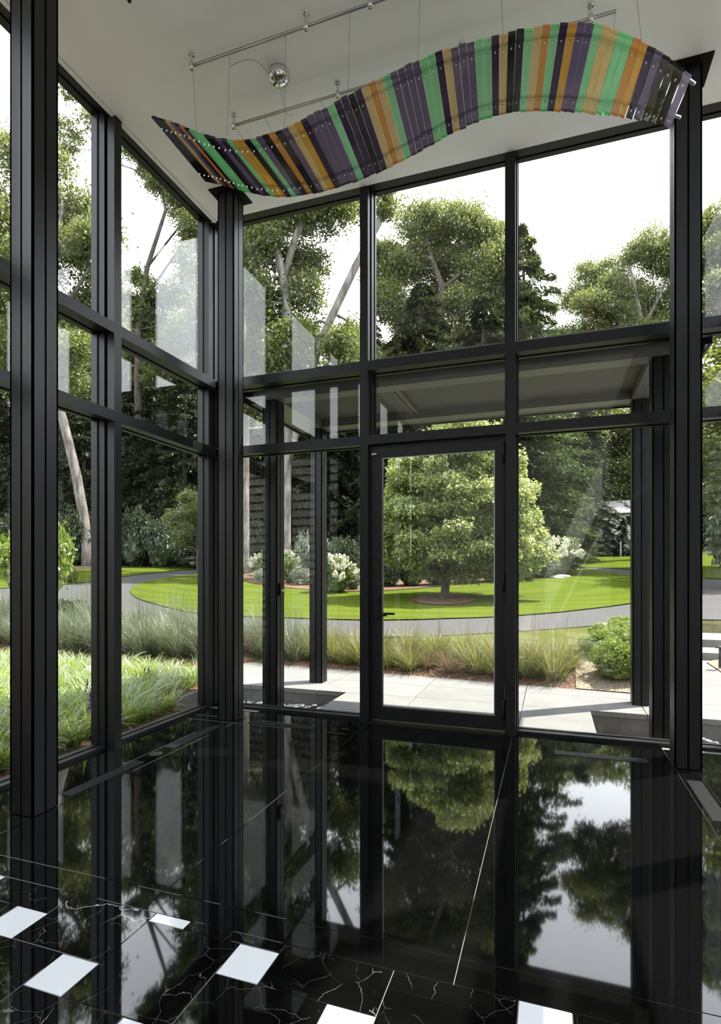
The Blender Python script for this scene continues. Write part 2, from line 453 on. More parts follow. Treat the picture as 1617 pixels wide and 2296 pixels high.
# ------------------------------------------------------------------ glazed walls
TW = 0.041                                   # half width of the tubes
ZT1, ZT2 = (3.405, 3.495), (2.688, 2.775)
ZTOP = 5.235
def wall_members(root, along, tube_face, frame0, frame1, glass, s_in, a_list, a0, a1, door=None, pane_rows=None):
    """along: 'x' or 'y' run direction; s_in: +1/-1 sign of the outward direction; a_list: mullion centres"""
    o = s_in
    def bx(mb, p0, p1, d0, d1, z0, z1):
        d0, d1 = min(d0, d1), max(d0, d1)
        if along == 'x': mb.box(p0, p1, d0, d1, z0, z1)
        else: mb.box(d0, d1, p0, p1, z0, z1)
        return mb
    tube1 = tube_face + o * 0.07
    neck = frame0
    def member_v(c, hw=TW, fw=0.053, z0=0.0, z1=ZC):
        mb = MB()
        bx(mb, c - hw, c + hw, tube_face, tube1, z0, z1)
        bx(mb, c - hw * 0.55, c + hw * 0.55, tube1, neck, z0, z1)
        bx(mb, c - fw, c + fw, neck, frame1, z0, z1 + 0.05)
        return mb.build('mullion', M['black_metal'], root)
    for c in a_list: member_v(c)
    # corner posts of the frame
    for c in (a0, a1):
        mb = MB(); bx(mb, c - 0.05, c + 0.05, neck, frame1, 0, ZC + 0.05); mb.build('corner_post', M['black_metal'], root)
    bays = []
    es = [a0] + list(a_list) + [a1]
    for i in range(len(es) - 1):
        p0 = es[i] + (TW if i > 0 else 0.05); p1 = es[i + 1] - (TW if i < len(es) - 2 else 0.05)
        f0 = es[i] + (0.053 if i > 0 else 0.05); f1 = es[i + 1] - (0.053 if i < len(es) - 2 else 0.05)
        bays.append((p0, p1, f0, f1))
    for i, (p0, p1, f0, f1) in enumerate(bays):
        for z0, z1 in (ZT1, ZT2):
            mb = MB()
            bx(mb, p0, p1, tube_face, tube1, z0, z1)
            bx(mb, p0 + 0.01, p1 - 0.01, tube1, neck, z0 + 0.02, z1 - 0.02)
            bx(mb, f0, f1, neck, frame1, z0 + 0.018, z1 + 0.012)
            mb.build('transom', M['black_metal'], root)
        mb = MB(); bx(mb, f0, f1, neck, frame1, ZTOP, ZC + 0.2); bx(mb, p0, p1, tube_face, neck, ZC - 0.002, ZC + 0.1)
        mb.build('head_frame', M['black_metal'], root)
        rows = [(ZT1[1] + 0.012, ZTOP), (ZT2[1] + 0.012, ZT1[0] + 0.018), (0.028, ZT2[0] + 0.018)]
        if door == i: rows = rows[:2]
        else:
            mb = MB(); bx(mb, f0, f1, neck, frame1, 0.0, 0.028); mb.build('sill', M['black_metal'], root)
        for z0, z1 in rows:
            mb = MB(); bx(mb, f0 - 0.004, f1 + 0.004, glass, glass + o * 0.012, z0 - 0.004, z1 + 0.004)
            mb.build('glass_pane', M['glass'], root)
            mb = MB(); gw = 0.008; g0, g1 = glass - o * 0.006, glass
            bx(mb, f0, f1, g0, g1, z0, z0 + gw); bx(mb, f0, f1, g0, g1, z1 - gw, z1)
            bx(mb, f0, f0 + gw, g0, g1, z0 + gw, z1 - gw); bx(mb, f1 - gw, f1, g0, g1, z0 + gw, z1 - gw)
            mb.build('gasket', M['gasket'], root)
    return bays
MX1, MX2 = -1.716, -0.341
GY = 5.275
wf = empty('wall_front', (-1.03, 5.2, 0)); tag(wf, 'black framed glass wall with the entrance door', kind='structure')
wall_members(wf, 'x', 5.10, 5.185, 5.34, GY, 1, [MX1, MX2], -3.50, 1.46, door=1)
wl = empty('wall_left', (-3.5, 3, 0)); tag(wl, 'black framed glass wall beside the strappy planting', kind='structure')
wall_members(wl, 'y', -3.372, -3.462, -3.60, -3.532, -1, [-3.30, -1.90, -0.50, 0.89, 2.283, 3.677], -4.5, 5.14)
wr = empty('wall_right', (1.46, 3, 0)); tag(wr, 'black framed glass wall on the right side outside the view', kind='structure')
wall_members(wr, 'y', 1.332, 1.422, 1.56, 1.492, 1, [-3.30, -1.90, -0.50, 0.89, 2.283, 3.677], -4.5, 5.14)
b = MB().box(-3.6, 1.56, -4.75, -4.6, 0, ZC).build('wall_back', M['plaster']); tag(b, 'white plaster wall behind the viewer', kind='structure')
# door
dr = empty('door_1', (-1.02, 5.16, 0)); tag(dr, 'black framed full glass entrance door with lever handle', kind='structure')
dx0, dx1, dz0, dz1 = MX1 + 0.073, MX2 - 0.058, 0.03, 2.645
gx0, gx1, gz0, gz1 = -1.545, -0.480, 0.155, 2.560
y0, y1 = 5.135, 5.20
MB().box(dx0, gx0, y0, y1, dz0, dz1).build('stile', M['black_metal'], dr)
MB().box(gx1, dx1, y0, y1, dz0, dz1).build('stile', M['black_metal'], dr)
MB().box(gx0, gx1, y0, y1, gz1, dz1).build('top_rail', M['black_metal'], dr)
MB().box(gx0, gx1, y0, y1, dz0, gz0).build('bottom_rail', M['black_metal'], dr)
MB().box(gx0 - 0.004, gx1 + 0.004, 5.160, 5.172, gz0 - 0.004, gz1 + 0.004).build('glass_pane', M['glass'], dr)
bd = MB(); w = 0.010
bd.box(gx0, gx1, 5.148, 5.158, gz0, gz0 + w).box(gx0, gx1, 5.148, 5.158, gz1 - w, gz1).box(gx0, gx0 + w, 5.148, 5.158, gz0 + w, gz1 - w).box(gx1 - w, gx1, 5.148, 5.158, gz0 + w, gz1 - w)
bd.build('glazing_bead', M['brushed'], dr)
# door frame around the leaf and threshold
df = MB()
df.box(MX1 + TW, dx0 - 0.004, 5.15, 5.34, 0.012, ZT2[0]).box(dx1 + 0.004, MX2 - TW, 5.15, 5.34, 0.012, ZT2[0]).box(dx0 - 0.004, dx1 + 0.004, 5.15, 5.34, dz1 + 0.005, ZT2[0])
df.build('door_frame', M['black_metal'], dr)
MB().box(MX1 + TW, MX2 - TW, 5.06, 5.34, 0.0005, 0.012).build('threshold', M['black_metal'], dr)
hx, hz = -1.598, 1.045
pl = MB().box(hx - 0.022, hx + 0.022, 5.122, 5.135, hz - 0.055, hz + 0.19).build('handle_plate', M['vent'], dr)
hb = MB().box(hx - 0.022, hx + 0.022, 5.112, 5.122, hz + 0.10, hz + 0.17); hb.tube([(hx, 5.112, hz + 0.135), (hx, 5.100, hz + 0.135)], 0.012, 10)
hb.build('thumb_turn', M['vent'], pl)
lv = MB(); lv.tube([(hx, 5.135, hz), (hx, 5.070, hz)], 0.010, 10); lv.box(hx - 0.012, hx + 0.125, 5.058, 5.072, hz - 0.010, hz + 0.010)
lv.build('lever', M['vent'], dr)
lv = MB(); lv.tube([(hx, 5.20, hz), (hx, 5.262, hz)], 0.010, 10); lv.box(hx - 0.012, hx + 0.145, 5.258, 5.272, hz - 0.010, hz + 0.010)
lv.build('lever', M['vent'], dr)
for z0, z1 in ((2.43, 2.62), (0.13, 0.31), (1.28, 1.46)):
    hg = MB(); hg.tube([(dx1 - 0.004, 5.124, z0), (dx1 - 0.004, 5.124, z1)], 0.011, 10)
    hg.build('hinge', M['vent'], dr, True)
MB().box(dx0 + 0.002, dx0 + 0.052, 5.112, 5.135, 2.585, 2.602).build('door_contact', M['brushed'], dr)

# ------------------------------------------------------------------ steel columns
def column_parts(root, cx, cy, z0, z1, h, cap, mat):
    g = 0.007                                 # half of the reveal between the corner angles
    MB().box(cx - h + 0.018, cx + h - 0.018, cy - h + 0.018, cy + h - 0.018, z0, z1).build('core', M['gasket'], root)
    for sx_ in (-1, 1):
        for sy_ in (-1, 1):
            xs = sorted((cx + sx_ * g, cx + sx_ * h)); ys = sorted((cy + sy_ * g, cy + sy_ * h))
            mb = MB()
            t = 0.012
            # L shaped angle: two flanges
            if sx_ > 0: mb.box(xs[1] - t, xs[1], ys[0], ys[1], z0 + 0.004, z1 - 0.002)
            else: mb.box(xs[0], xs[0] + t, ys[0], ys[1], z0 + 0.004, z1 - 0.002)
            if sy_ > 0: mb.box(xs[0], xs[1], ys[1] - t, ys[1], z0 + 0.004, z1 - 0.002)
            else: mb.box(xs[0], xs[1], ys[0], ys[0] + t, z0 + 0.004, z1 - 0.002)
            mb.build('corner_angle', mat, root)
    if cap: MB().box(cx - cap, cx + cap, cy - cap, cy + cap, z1 - 0.010, z1 + 0.0).build('cap_plate', M['gasket'], root)
    return root
for cx, cy, lab in ((-2.99, 2.568, 'tall black steel column nearest the viewer at the left edge'),
                    (-3.01, 4.80, 'black steel column with square cap plate at the left glass corner'),
                    (0.955, 4.74, 'black steel column under the right end of the coloured glass sculpture')):
    c = empty('steel_column', (cx, cy, 0)); tag(c, lab, 'column', 'steel columns inside the glass room')
    column_parts(c, cx, cy, 0.0, ZC, 0.090, 0.155, M['steel_black'])

# ------------------------------------------------------------------ entrance canopy outside
can = empty('entrance_canopy', (-1.02, 5.36, 3.36)); tag(can, 'flat grey metal entrance canopy with recessed soffit panels outside the door', 'canopy')
CX0, CX1, CY0, CY1, ZS = -3.31, 1.28, 5.36, 7.13, 3.39
PX0, PX1, PY0, PY1 = -2.99, 0.95, 5.66, 6.95
bw = 0.10
def cb(name, x0, x1, y0_, y1_, z0, z1, m='canopy'): return MB().box(x0, x1, y0_, y1_, z0, z1).build(name, M[m], can)
cb('roof_deck', CX0, CX1, CY0, CY1, ZS + 0.16, ZS + 0.22, 'deck_bounce')  # unseen deck top, its grey chosen to bounce sun onto the ceiling
# wall side soffit is set higher, then the beam between the near posts
cb('soffit_panel', CX0, CX1, CY0, PY0 - bw - 0.005, ZS + 0.13, ZS + 0.155)
cb('beam', CX0 + 0.12, CX1 - 0.12, PY0 - bw, PY0 - 0.005, ZS, ZS + 0.155)
cb('beam', PX0 + bw, PX1 - bw, PY0, PY0 + bw, ZS + 0.004, ZS + 0.155)
cb('beam', PX0 + bw, PX1 - bw, PY1 - bw, PY1 - 0.005, ZS, ZS + 0.155)
cb('beam', PX0 + bw, PX1 - bw, PY1, CY1 - 0.06, ZS + 0.003, ZS + 0.155)
for x0, x1 in ((PX0 - bw, PX0 - 0.004), (PX0, PX0 + bw - 0.005), (PX1 - bw + 0.005, PX1 - 0.004), (PX1, PX1 + bw)):
    cb('beam', x0, x1, PY0, CY1 - 0.06, ZS - 0.002, ZS + 0.155)
cb('edge_panel', CX0 + 0.02, PX0 - bw - 0.005, PY0, CY1 - 0.06, ZS + 0.006, ZS + 0.155)
cb('edge_panel', PX1 + bw + 0.005, CX1 - 0.02, PY0, CY1 - 0.06, ZS + 0.006, ZS + 0.155)
cb('edge_panel', CX0 + 0.02, CX1 - 0.02, CY1 - 0.055, CY1 - 0.02, ZS - 0.002, ZS + 0.155)
for x0, x1 in ((CX0, CX0 + 0.018), (CX1 - 0.018, CX1)): cb('fascia', x0, x1, CY0, CY1, ZS - 0.02, ZS + 0.2, 'black_metal')
cb('fascia', CX0, CX1, CY1 - 0.018, CY1, ZS - 0.02, ZS + 0.2, 'black_metal')
xd = -1.62
cb('perforated_panel', PX0 + bw, xd - 0.05, PY0 + bw, PY1 - bw, ZS + 0.10, ZS + 0.12, 'canopy_panel')
cb('perforated_panel', xd + 0.05, PX1 - bw, PY0 + bw, PY1 - bw, ZS + 0.10, ZS + 0.12, 'canopy_panel')
mb = MB().box(xd - 0.045, xd - 0.030, PY0 + bw, PY1 - bw, ZS + 0.05, ZS + 0.13).box(xd + 0.030, xd + 0.045, PY0 + bw, PY1 - bw, ZS + 0.05, ZS + 0.13).box(xd - 0.03, xd + 0.03, PY0 + bw, PY1 - bw, ZS + 0.08, ZS + 0.13)
mb.build('divider_channel', M['canopy'], can)
for cx, cy, lab in ((PX0, PY0, 'black canopy post outside just left of the door with a keypad'),
                    (PX0, PY1, 'outer black canopy post on the left rising from the pebble pit'),
                    (PX1, PY1, 'outer black canopy post on the right near the boxwood shrubs'),
                    (PX1, PY0, 'black canopy post outside close to the right steel column')):
    c = empty('canopy_post', (cx, cy, -0.34)); tag(c, lab, 'post', 'posts carrying the entrance canopy')
    column_parts(c, cx, cy, -0.34, ZS - 0.004, 0.090, None, M['steel_black'])
kp = empty('keypad', (PX0 + 0.09, PY0 - 0.02, 1.19)); tag(kp, 'small black keypad box with a pale button on the left canopy post', 'keypad')
kx = PX0 + 0.0905
MB().box(kx, kx + 0.030, PY0 - 0.055, PY0 + 0.035, 1.19, 1.33).build('housing', M['steel_black'], kp)
MB().tube([(kx + 0.03, PY0 - 0.01, 1.25), (kx + 0.036, PY0 - 0.01, 1.25)], 0.016, 14).build('button', M['white_tile'], kp)
MB().box(kx + 0.030, kx + 0.033, PY0 - 0.035, PY0 + 0.015, 1.285, 1.32).build('screen', M['vent'], kp)

# ------------------------------------------------------------------ hanging glass sculpture
NE = [(1, 344, 261), (4, 376, 270), (9, 430, 293), (12, 464, 307), (16, 513, 317), (19, 553, 316), (23, 610, 303), (28, 682, 270), (33, 756, 227), (37, 818, 194), (41, 882, 160), (45, 949, 130), (47, 983, 116), (52, 1074, 92), (56, 1148, 70), (60, 1226, 56), (64, 1307, 45), (68, 1381, 63), (72, 1447, 98), (75, 1495, 119), (78, 1544, 163)]
FE = [(1, 465, 406), (4, 494, 411), (9, 540, 426), (13, 580, 436), (16, 611, 440), (19, 650, 441), (23, 696, 435), (26, 733, 426), (28, 757, 421), (32, 811, 402), (37, 874, 374), (40, 915, 353), (45, 982, 315), (47, 1009, 299), (52, 1082, 266), (56, 1142, 248), (60, 1204, 247), (64, 1266, 248), (68, 1328, 254), (72, 1392, 259), (75, 1450, 270), (78, 1496, 283)]
YN, YF = 3.29, 3.93
def edge_line(K, Y):
    K = np.array(K, float); ii = np.arange(1, 79)
    P = np.array([on_y(a, b_, Y) for a, b_ in zip(K[:, 1], K[:, 2])])
    px_ = np.interp(ii, K[:, 0], P[:, 0]); pz = np.interp(ii, K[:, 0], P[:, 2])
    def sm(a):
        for _ in range(10):
            a2 = a.copy(); a2[1:-1] = (a[:-2] + 2 * a[1:-1] + a[2:]) / 4; a = a2
        return a
    return np.stack([sm(px_), np.full(78, Y), sm(pz)], 1)
PN, PF = edge_line(NE, YN), edge_line(FE, YF)
PAL = {'K': ((0.050, 0.045, 0.055), 'near-black glass slat'), 'O': ((0.085, 0.080, 0.062), 'smoky olive glass slat'), 'D': ((0.125, 0.080, 0.17), 'deep purple glass slat'),
       'P': ((0.32, 0.26, 0.40), 'purple glass slat'), 'L': ((0.60, 0.53, 0.66), 'pale lilac glass slat'), 'G': ((0.50, 0.90, 0.58), 'green glass slat'),
       'A': ((0.88, 0.60, 0.16), 'amber glass slat'), 'Y': ((0.92, 0.76, 0.44), 'pale amber glass slat'), 'B': ((0.86, 0.52, 0.18), 'orange brown glass slat')}
SEQ = ('KKKYPDBKGGG' 'KDPDGAAKGPKBKPYADPPPGDDKDYBYGPPPPGG' 'DYPPPGGDYKKGYBGDAPPGYYGGBADPOOOL')
assert len(SEQ) == 78, len(SEQ)
def slat_glass(name, col, deep=False):
    m, t, n, l, out = new_mat(name)
    c = tuple(x ** (1.6 if deep else 0.62) for x in col)
    tr = n.new('ShaderNodeBsdfTransparent'); tr.inputs[0].default_value = (*c, 1)
    df = n.new('ShaderNodeBsdfTranslucent'); df.inputs[0].default_value = (*[x * 0.9 for x in col], 1)
    d2 = n.new('ShaderNodeBsdfDiffuse'); d2.inputs[0].default_value = (*[x * 0.8 for x in col], 1)
    gl = n.new('ShaderNodeBsdfGlossy'); gl.inputs['Roughness'].default_value = 0.07
    a = n.new('ShaderNodeMixShader'); a.inputs[0].default_value = 0.5; l.new(df.outputs[0], a.inputs[1]); l.new(d2.outputs[0], a.inputs[2])
    b_ = n.new('ShaderNodeMixShader'); b_.inputs[0].default_value = 0.55 if deep else 0.34; l.new(tr.outputs[0], b_.inputs[1]); l.new(a.outputs[0], b_.inputs[2])
    fr = two_sided_fresnel(n, l, 1.45)
    mx = n.new('ShaderNodeMixShader'); l.new(fr.outputs[0], mx.inputs[0]); l.new(b_.outputs[0], mx.inputs[1]); l.new(gl.outputs[0], mx.inputs[2])
    l.new(mx.outputs[0], out.inputs[0])
    return m
SLW, SLT = 0.0440, 0.011
def slat_mesh(key, length):
    col = PAL[key][0]
    nr = 7; prof = []
    for k in range(nr * 6 + 1):                      # ribbed underside
        x = -SLW / 2 + SLW * k / (nr * 6)
        prof.append((x, -SLT * 0.5 - 0.0013 * math.cos(2 * math.pi * k / 6)))
    top = [(SLW / 2, SLT * 0.5), (-SLW / 2, SLT * 0.5)]
    ring = prof + top; n = len(ring)
    mb = MB(); vs = []; fs = []; ys = (-length / 2, length / 2)
    for y in ys: vs += [(x, y, z) for x, z in ring]
    for k in range(n):
        k2 = (k + 1) % n
        fs.append((k, k2, n + k2, n + k))
    mb.add(vs, fs, 0)
    mb.add(vs[:n], [tuple(range(n - 1, -1, -1))], 1); mb.add(vs[n:], [tuple(range(n))], 1)
    # thicker lip at both ends
    for ya, yb in ((-length / 2 - 0.006, -length / 2), (length / 2, length / 2 + 0.006)):
        mb.box(-SLW / 2, SLW / 2, ya, yb, -SLT * 0.62, SLT * 0.62, 1)
    return mb.mesh('glass_slat', [M['slat_' + key], M['slatend_' + key]])
sc_root = empty('glass_sculpture', (float(PN[38][0]), 3.6, 4.4))
tag(sc_root, 'long wavy hanging sculpture of ribbed green, amber and purple glass slats', 'sculpture')
SLM = {}
for k in PAL:
    M['slat_' + k] = slat_glass('slat_glass_' + PAL[k][1].replace(' ', '_'), PAL[k][0])
    M['slatend_' + k] = slat_glass('slat_end_' + PAL[k][1].replace(' ', '_'), PAL[k][0], True)
    SLM[k] = slat_mesh(k, 0.628)
bolt_me = MB().lathe([(0.006, 0.0), (0.006, -0.003), (0.0035, -0.007), (0.0035, -0.012), (0.0016, -0.013)], (0, 0, 0), 12).mesh('bolt', M['chrome'], smooth=True)
rnd = random.Random(5)
MID = (PN + PF) / 2
NB, FB = [], []
for i in range(78):
    yv = Vector(PF[i] - PN[i]).normalized()
    tg = Vector(MID[min(i + 1, 77)] - MID[max(i - 1, 0)]); tg = (tg - yv * tg.dot(yv)).normalized()
    tg = (Matrix.Rotation(rnd.uniform(-0.05, 0.05), 3, yv) @ tg)
    zv = tg.cross(yv).normalized(); tg = yv.cross(zv)
    c = Vector(MID[i]) + yv * rnd.uniform(-0.006, 0.006)
    m4 = Matrix.Translation(c) @ Matrix((tg, yv, zv)).transposed().to_4x4()
    key = SEQ[i]
    s = link('glass_slat', SLM[key], sc_root, mat4=m4)
    s['label'] = PAL[key][1]
    for f in (-0.225, 0.225):
        bo = bpy.data.objects.new('bolt', bolt_me); COL.objects.link(bo); bo.parent = s; bo.location = (0, f, -SLT * 0.5)
    NB.append(c - yv * 0.225 + zv * 0.022); FB.append(c + yv * 0.225 + zv * 0.022)
for PB in (NB, FB):
    d0 = (PB[0] - PB[1]).normalized(); d1 = (PB[-1] - PB[-2]).normalized()
    pts = [PB[0] + d0 * 0.02] + PB + [PB[-1] + d1 * 0.05]
    MB().tube(pts, 0.0095, 10).build('support_rod', M['brushed'], sc_root, True)
# ceiling rails that carry it
ZR = 5.10
def rail(y, x0, x1, lab, clamps):
    r = empty('hanging_rail', ((x0 + x1) / 2, y, ZR)); tag(r, lab, 'rail', 'chrome ceiling rails of the sculpture')
    MB().tube([(x0, y, ZR), (x1, y, ZR)], 0.0105, 12).build('rail_tube', M['brushed'], r, True)
    for cx in clamps:
        mb = MB(); mb.tube([(cx, y, ZR), (cx, y, ZC)], 0.008, 10)
        mb.tube([(cx, y, ZR - 0.022), (cx, y, ZR + 0.022)], 0.016, 12)
        mb.lathe([(0.022, -0.006), (0.022, 0.0)], (cx, y, ZC - 0.0005), 14)
        mb.build('standoff', M['chrome'], r, True)
    return r
r1 = rail(3.393, -2.47, 0.42, 'near chrome rail on the ceiling above the glass sculpture', (-2.45, -1.549, -1.097, -0.35, 0.247))
r2 = rail(3.955, -2.47, 0.40, 'far chrome rail on the ceiling behind the glass sculpture', (-2.45, -1.54, -0.6, 0.247))
def cable(x, y, tgt, rl, name='cable'):
    mb = MB(); mb.tube([(x, y, ZR - 0.008), tuple(tgt)], 0.0014, 5)
    d = (Vector((x, y, ZR)) - tgt).normalized()
    mb.tube([tuple(tgt), tuple(tgt + d * 0.035)], 0.0048, 8)
    mb.build(name, M['cable'], rl)
for u in (428, 515, 641, 785, 942, 1121, 1318, 1436):
    x = on_y(u, 100, 3.393)[0]
    i = int(np.argmin([abs(q.x - x) for q in NB]))
    if u == 428: x, i = -2.44, 7
    if u == 1436: x, i = 0.40, 71
    cable(x, 3.393, NB[i], r1)
for u, i in ((530, 16), (597, 21), (722, 31), (900, 42), (1050, 51), (1230, 62), (1380, 68)):
    x = on_z(u, 290 - (u - 520) * 0.3, ZR)[0]
    cable(x, 3.955, FB[i], r2)
dm = empty('ceiling_canopy_lamp', (-1.923, 3.731, ZC)); tag(dm, 'round chrome ceiling dome with wires between the two rails', 'ceiling fixture')
MB().lathe([(0.010, -0.085), (0.045, -0.082), (0.068, -0.068), (0.080, -0.045), (0.082, -0.02), (0.080, 0.0)], (-1.923, 3.731, ZC - 0.001), 28).build('dome', M['chrome'], dm, True)
MB().lathe([(0.004, -0.112), (0.010, -0.108), (0.010, -0.088)], (-1.923, 3.731, ZC), 12).build('nipple', M['chrome'], dm, True)
def droop(p0, p1, sag, n=14, side=(0, 0, 0)):
    p0, p1 = Vector(p0), Vector(p1); sd_ = Vector(side)
    return [p0.lerp(p1, k / n) + (Vector((0, 0, -sag)) + sd_) * math.sin(math.pi * k / n) for k in range(n + 1)]
MB().tube(droop((-1.99, 3.70, ZC - 0.03), (on_y(515, 100, 3.393)[0] + 0.006, 3.39, ZR - 0.10), -0.02, side=(0.05, -0.05, 0)), 0.0018, 5).build('wire', M['cable'], dm)
MB().tube(droop((-1.923, 3.75, ZC - 0.10), (-1.92, 3.95, ZR - 0.06), 0.08), 0.0016, 5).build('wire', M['cable'], dm)

# ================================================================== OUTSIDE
M['asphalt'] = noise_col('grey_asphalt', [(0.3, (0.052, 0.051, 0.051)), (0.7, (0.068, 0.066, 0.065))], 30, spec=0.04, rough=0.85, bump=0.15, bscale=160)
def lawn_mat(name, c0, c1, c2):
    m, t, n, l, out = new_mat(name)
    b = n.new('ShaderNodeBsdfPrincipled'); b.inputs['Roughness'].default_value = 0.9; b.inputs['Specular IOR Level'].default_value = 0.0
    c = n.new('ShaderNodeTexCoord')
    n1 = n.new('ShaderNodeTexNoise'); n1.inputs['Scale'].default_value = 0.7; n1.inputs['Detail'].default_value = 5
    n2 = n.new('ShaderNodeTexNoise'); n2.inputs['Scale'].default_value = 18; n2.inputs['Detail'].default_value = 8; n2.inputs['Roughness'].default_value = 0.7
    l.new(c.outputs['Object'], n1.inputs['Vector']); l.new(c.outputs['Object'], n2.inputs['Vector'])
    w = n.new('ShaderNodeTexWave'); w.wave_type = 'RINGS'; w.rings_direction = 'Z'; w.inputs['Scale'].default_value = 0.28; w.inputs['Distortion'].default_value = 1.5; w.inputs['Detail'].default_value = 1
    mp = n.new('ShaderNodeMapping'); mp.inputs['Scale'].default_value = (0.55, 1, 1)
    l.new(c.outputs['Object'], mp.inputs[0]); l.new(mp.outputs[0], w.inputs['Vector'])
    a = n.new('ShaderNodeMix'); a.data_type = 'RGBA'; a.inputs[6].default_value = (*c0, 1); a.inputs[7].default_value = (*c1, 1)
    ad = n.new('ShaderNodeMath'); ad.operation = 'MULTIPLY_ADD'; ad.inputs[1].default_value = 0.45; l.new(w.outputs['Fac'], ad.inputs[0])
    s2 = n.new('ShaderNodeMath'); s2.operation = 'MULTIPLY'; s2.inputs[1].default_value = 0.55; l.new(n1.outputs['Fac'], s2.inputs[0]); l.new(s2.outputs[0], ad.inputs[2])
    l.new(ad.outputs[0], a.inputs[0])
    b2 = n.new('ShaderNodeMix'); b2.data_type = 'RGBA'; b2.inputs[7].default_value = (*c2, 1)
    r = n.new('ShaderNodeMapRange'); r.inputs[1].default_value = 0.4; r.inputs[2].default_value = 0.75; r.inputs[4].default_value = 0.6
    l.new(n2.outputs['Fac'], r.inputs[0]); l.new(r.outputs[0], b2.inputs[0]); l.new(a.outputs[2], b2.inputs[6])
    l.new(b2.outputs[2], b.inputs['Base Color'])
    bp = n.new('ShaderNodeBump'); bp.inputs['Strength'].default_value = 0.6; bp.inputs['Distance'].default_value = 0.03
    n3 = n.new('ShaderNodeTexNoise'); n3.inputs['Scale'].default_value = 60; n3.inputs['Detail'].default_value = 3; l.new(c.outputs['Object'], n3.inputs['Vector'])
    l.new(n3.outputs['Fac'], bp.inputs['Height']); l.new(bp.outputs[0], b.inputs['Normal'])
    l.new(b.outputs[0], out.inputs[0])
    return m
M['lawn'] = lawn_mat('mown_lawn', (0.0448, 0.0672, 0.0073), (0.0829, 0.1030, 0.0146), (0.0291, 0.0414, 0.0056))
M['verge'] = lawn_mat('dry_verge_lawn', (0.050, 0.066, 0.010), (0.095, 0.092, 0.034), (0.030, 0.040, 0.009))
M['mulch'] = noise_col('bark_mulch', [(0.3, (0.035, 0.020, 0.012)), (0.5, (0.10, 0.062, 0.040)), (0.72, (0.22, 0.155, 0.11))], 26, detail=8, spec=0.04, rough=0.9, bump=0.8, bscale=40)
M['gravel'] = noise_col('tan_gravel', [(0.3, (0.06, 0.045, 0.03)), (0.5, (0.19, 0.155, 0.11)), (0.7, (0.33, 0.28, 0.21))], 45, detail=5, spec=0.04, rough=0.9, bump=0.8, bscale=60)
M['litter'] = noise_col('woodland_floor', [(0.3, (0.018, 0.020, 0.008)), (0.55, (0.045, 0.040, 0.020)), (0.8, (0.030, 0.050, 0.012))], 3, detail=9, spec=0.04, rough=0.95)
M['stone'] = noise_col('pale_paving_stone', [(0.3, (0.132, 0.130, 0.126)), (0.7, (0.156, 0.154, 0.148))], 3.0, detail=8, spec=0.04, rough=0.75, per_object=0.05)
M['stone_dark'] = noise_col('grey_stone_wall', [(0.3, (0.09, 0.09, 0.083)), (0.7, (0.13, 0.128, 0.12))], 6.0, detail=8, spec=0.04, rough=0.85)
M['pebble'] = noise_col('dark_river_pebble', [(0.3, (0.045, 0.047, 0.052)), (0.7, (0.11, 0.112, 0.12))], 14, rough=0.35, spec=0.5, per_object=0.5)
M['bark'] = noise_col('grey_oak_bark', [(0.3, (0.050, 0.045, 0.038)), (0.5, (0.125, 0.115, 0.102)), (0.7, (0.21, 0.20, 0.18))], 5, detail=9, rough=0.9, stretch=(1, 1, 0.25), bump=0.8, bscale=9)
M['bark_dark'] = noise_col('dark_bark', [(0.3, (0.025, 0.020, 0.016)), (0.7, (0.085, 0.072, 0.060))], 6, detail=8, rough=0.9, stretch=(1, 1, 0.3), bump=0.6)
M['rock'] = noise_col('pale_rock', [(0.3, (0.22, 0.21, 0.19)), (0.7, (0.42, 0.40, 0.37))], 4, detail=8, rough=0.85, bump=0.5)
M['leaf_oak'] = leaf_mat('oak_leaves', (0.080, 0.100, 0.028), vary=0.45, trans=0.52)
M['leaf_oak_light'] = leaf_mat('light_oak_leaves', (0.098, 0.118, 0.036), vary=0.45, trans=0.52)
M['leaf_dogwood'] = leaf_mat('dogwood_leaves', (0.185, 0.222, 0.080), vary=0.45, trans=0.58, gloss=0.05)
M['leaf_conifer'] = leaf_mat('hemlock_needles', (0.020, 0.027, 0.010), trans=0.3, gloss=0.03)
M['leaf_spruce'] = leaf_mat('spruce_needles', (0.045, 0.064, 0.022), trans=0.35, gloss=0.015)
M['leaf_dark'] = leaf_mat('rhododendron_leaves', (0.026, 0.042, 0.013), trans=0.3, gloss=0.05)
M['leaf_grey'] = leaf_mat('grey_green_shrub_leaves', (0.0660, 0.0864, 0.0432), trans=0.35, gloss=0.12)
M['leaf_box'] = leaf_mat('boxwood_leaves', (0.115, 0.162, 0.022), trans=0.45, gloss=0.08)
M['leaf_bright'] = leaf_mat('bright_green_leaves', (0.10, 0.15, 0.022), trans=0.5)
M['leaf_hydra'] = leaf_mat('hydrangea_leaves', (0.0825, 0.1225, 0.0300), trans=0.45)
M['petal'] = leaf_mat('hydrangea_petals', (0.5750, 0.5750, 0.4500), vary=0.15, trans=0.35, gloss=0.0)
M['petal_purple'] = leaf_mat('liriope_flowers', (0.10, 0.05, 0.16), vary=0.3, trans=0.2, gloss=0.0)
M['blade_liriope'] = leaf_mat('liriope_blades', (0.1437, 0.1978, 0.0391), vary=0.3, trans=0.5, gloss=0.10)
M['blade_blue'] = leaf_mat('blue_grass_blades', (0.092, 0.108, 0.062), vary=0.35, trans=0.4, gloss=0.05)
M['blade_yellow'] = leaf_mat('yellow_grass_blades', (0.112, 0.128, 0.040), vary=0.35, trans=0.45, gloss=0.04, hue=0.03)
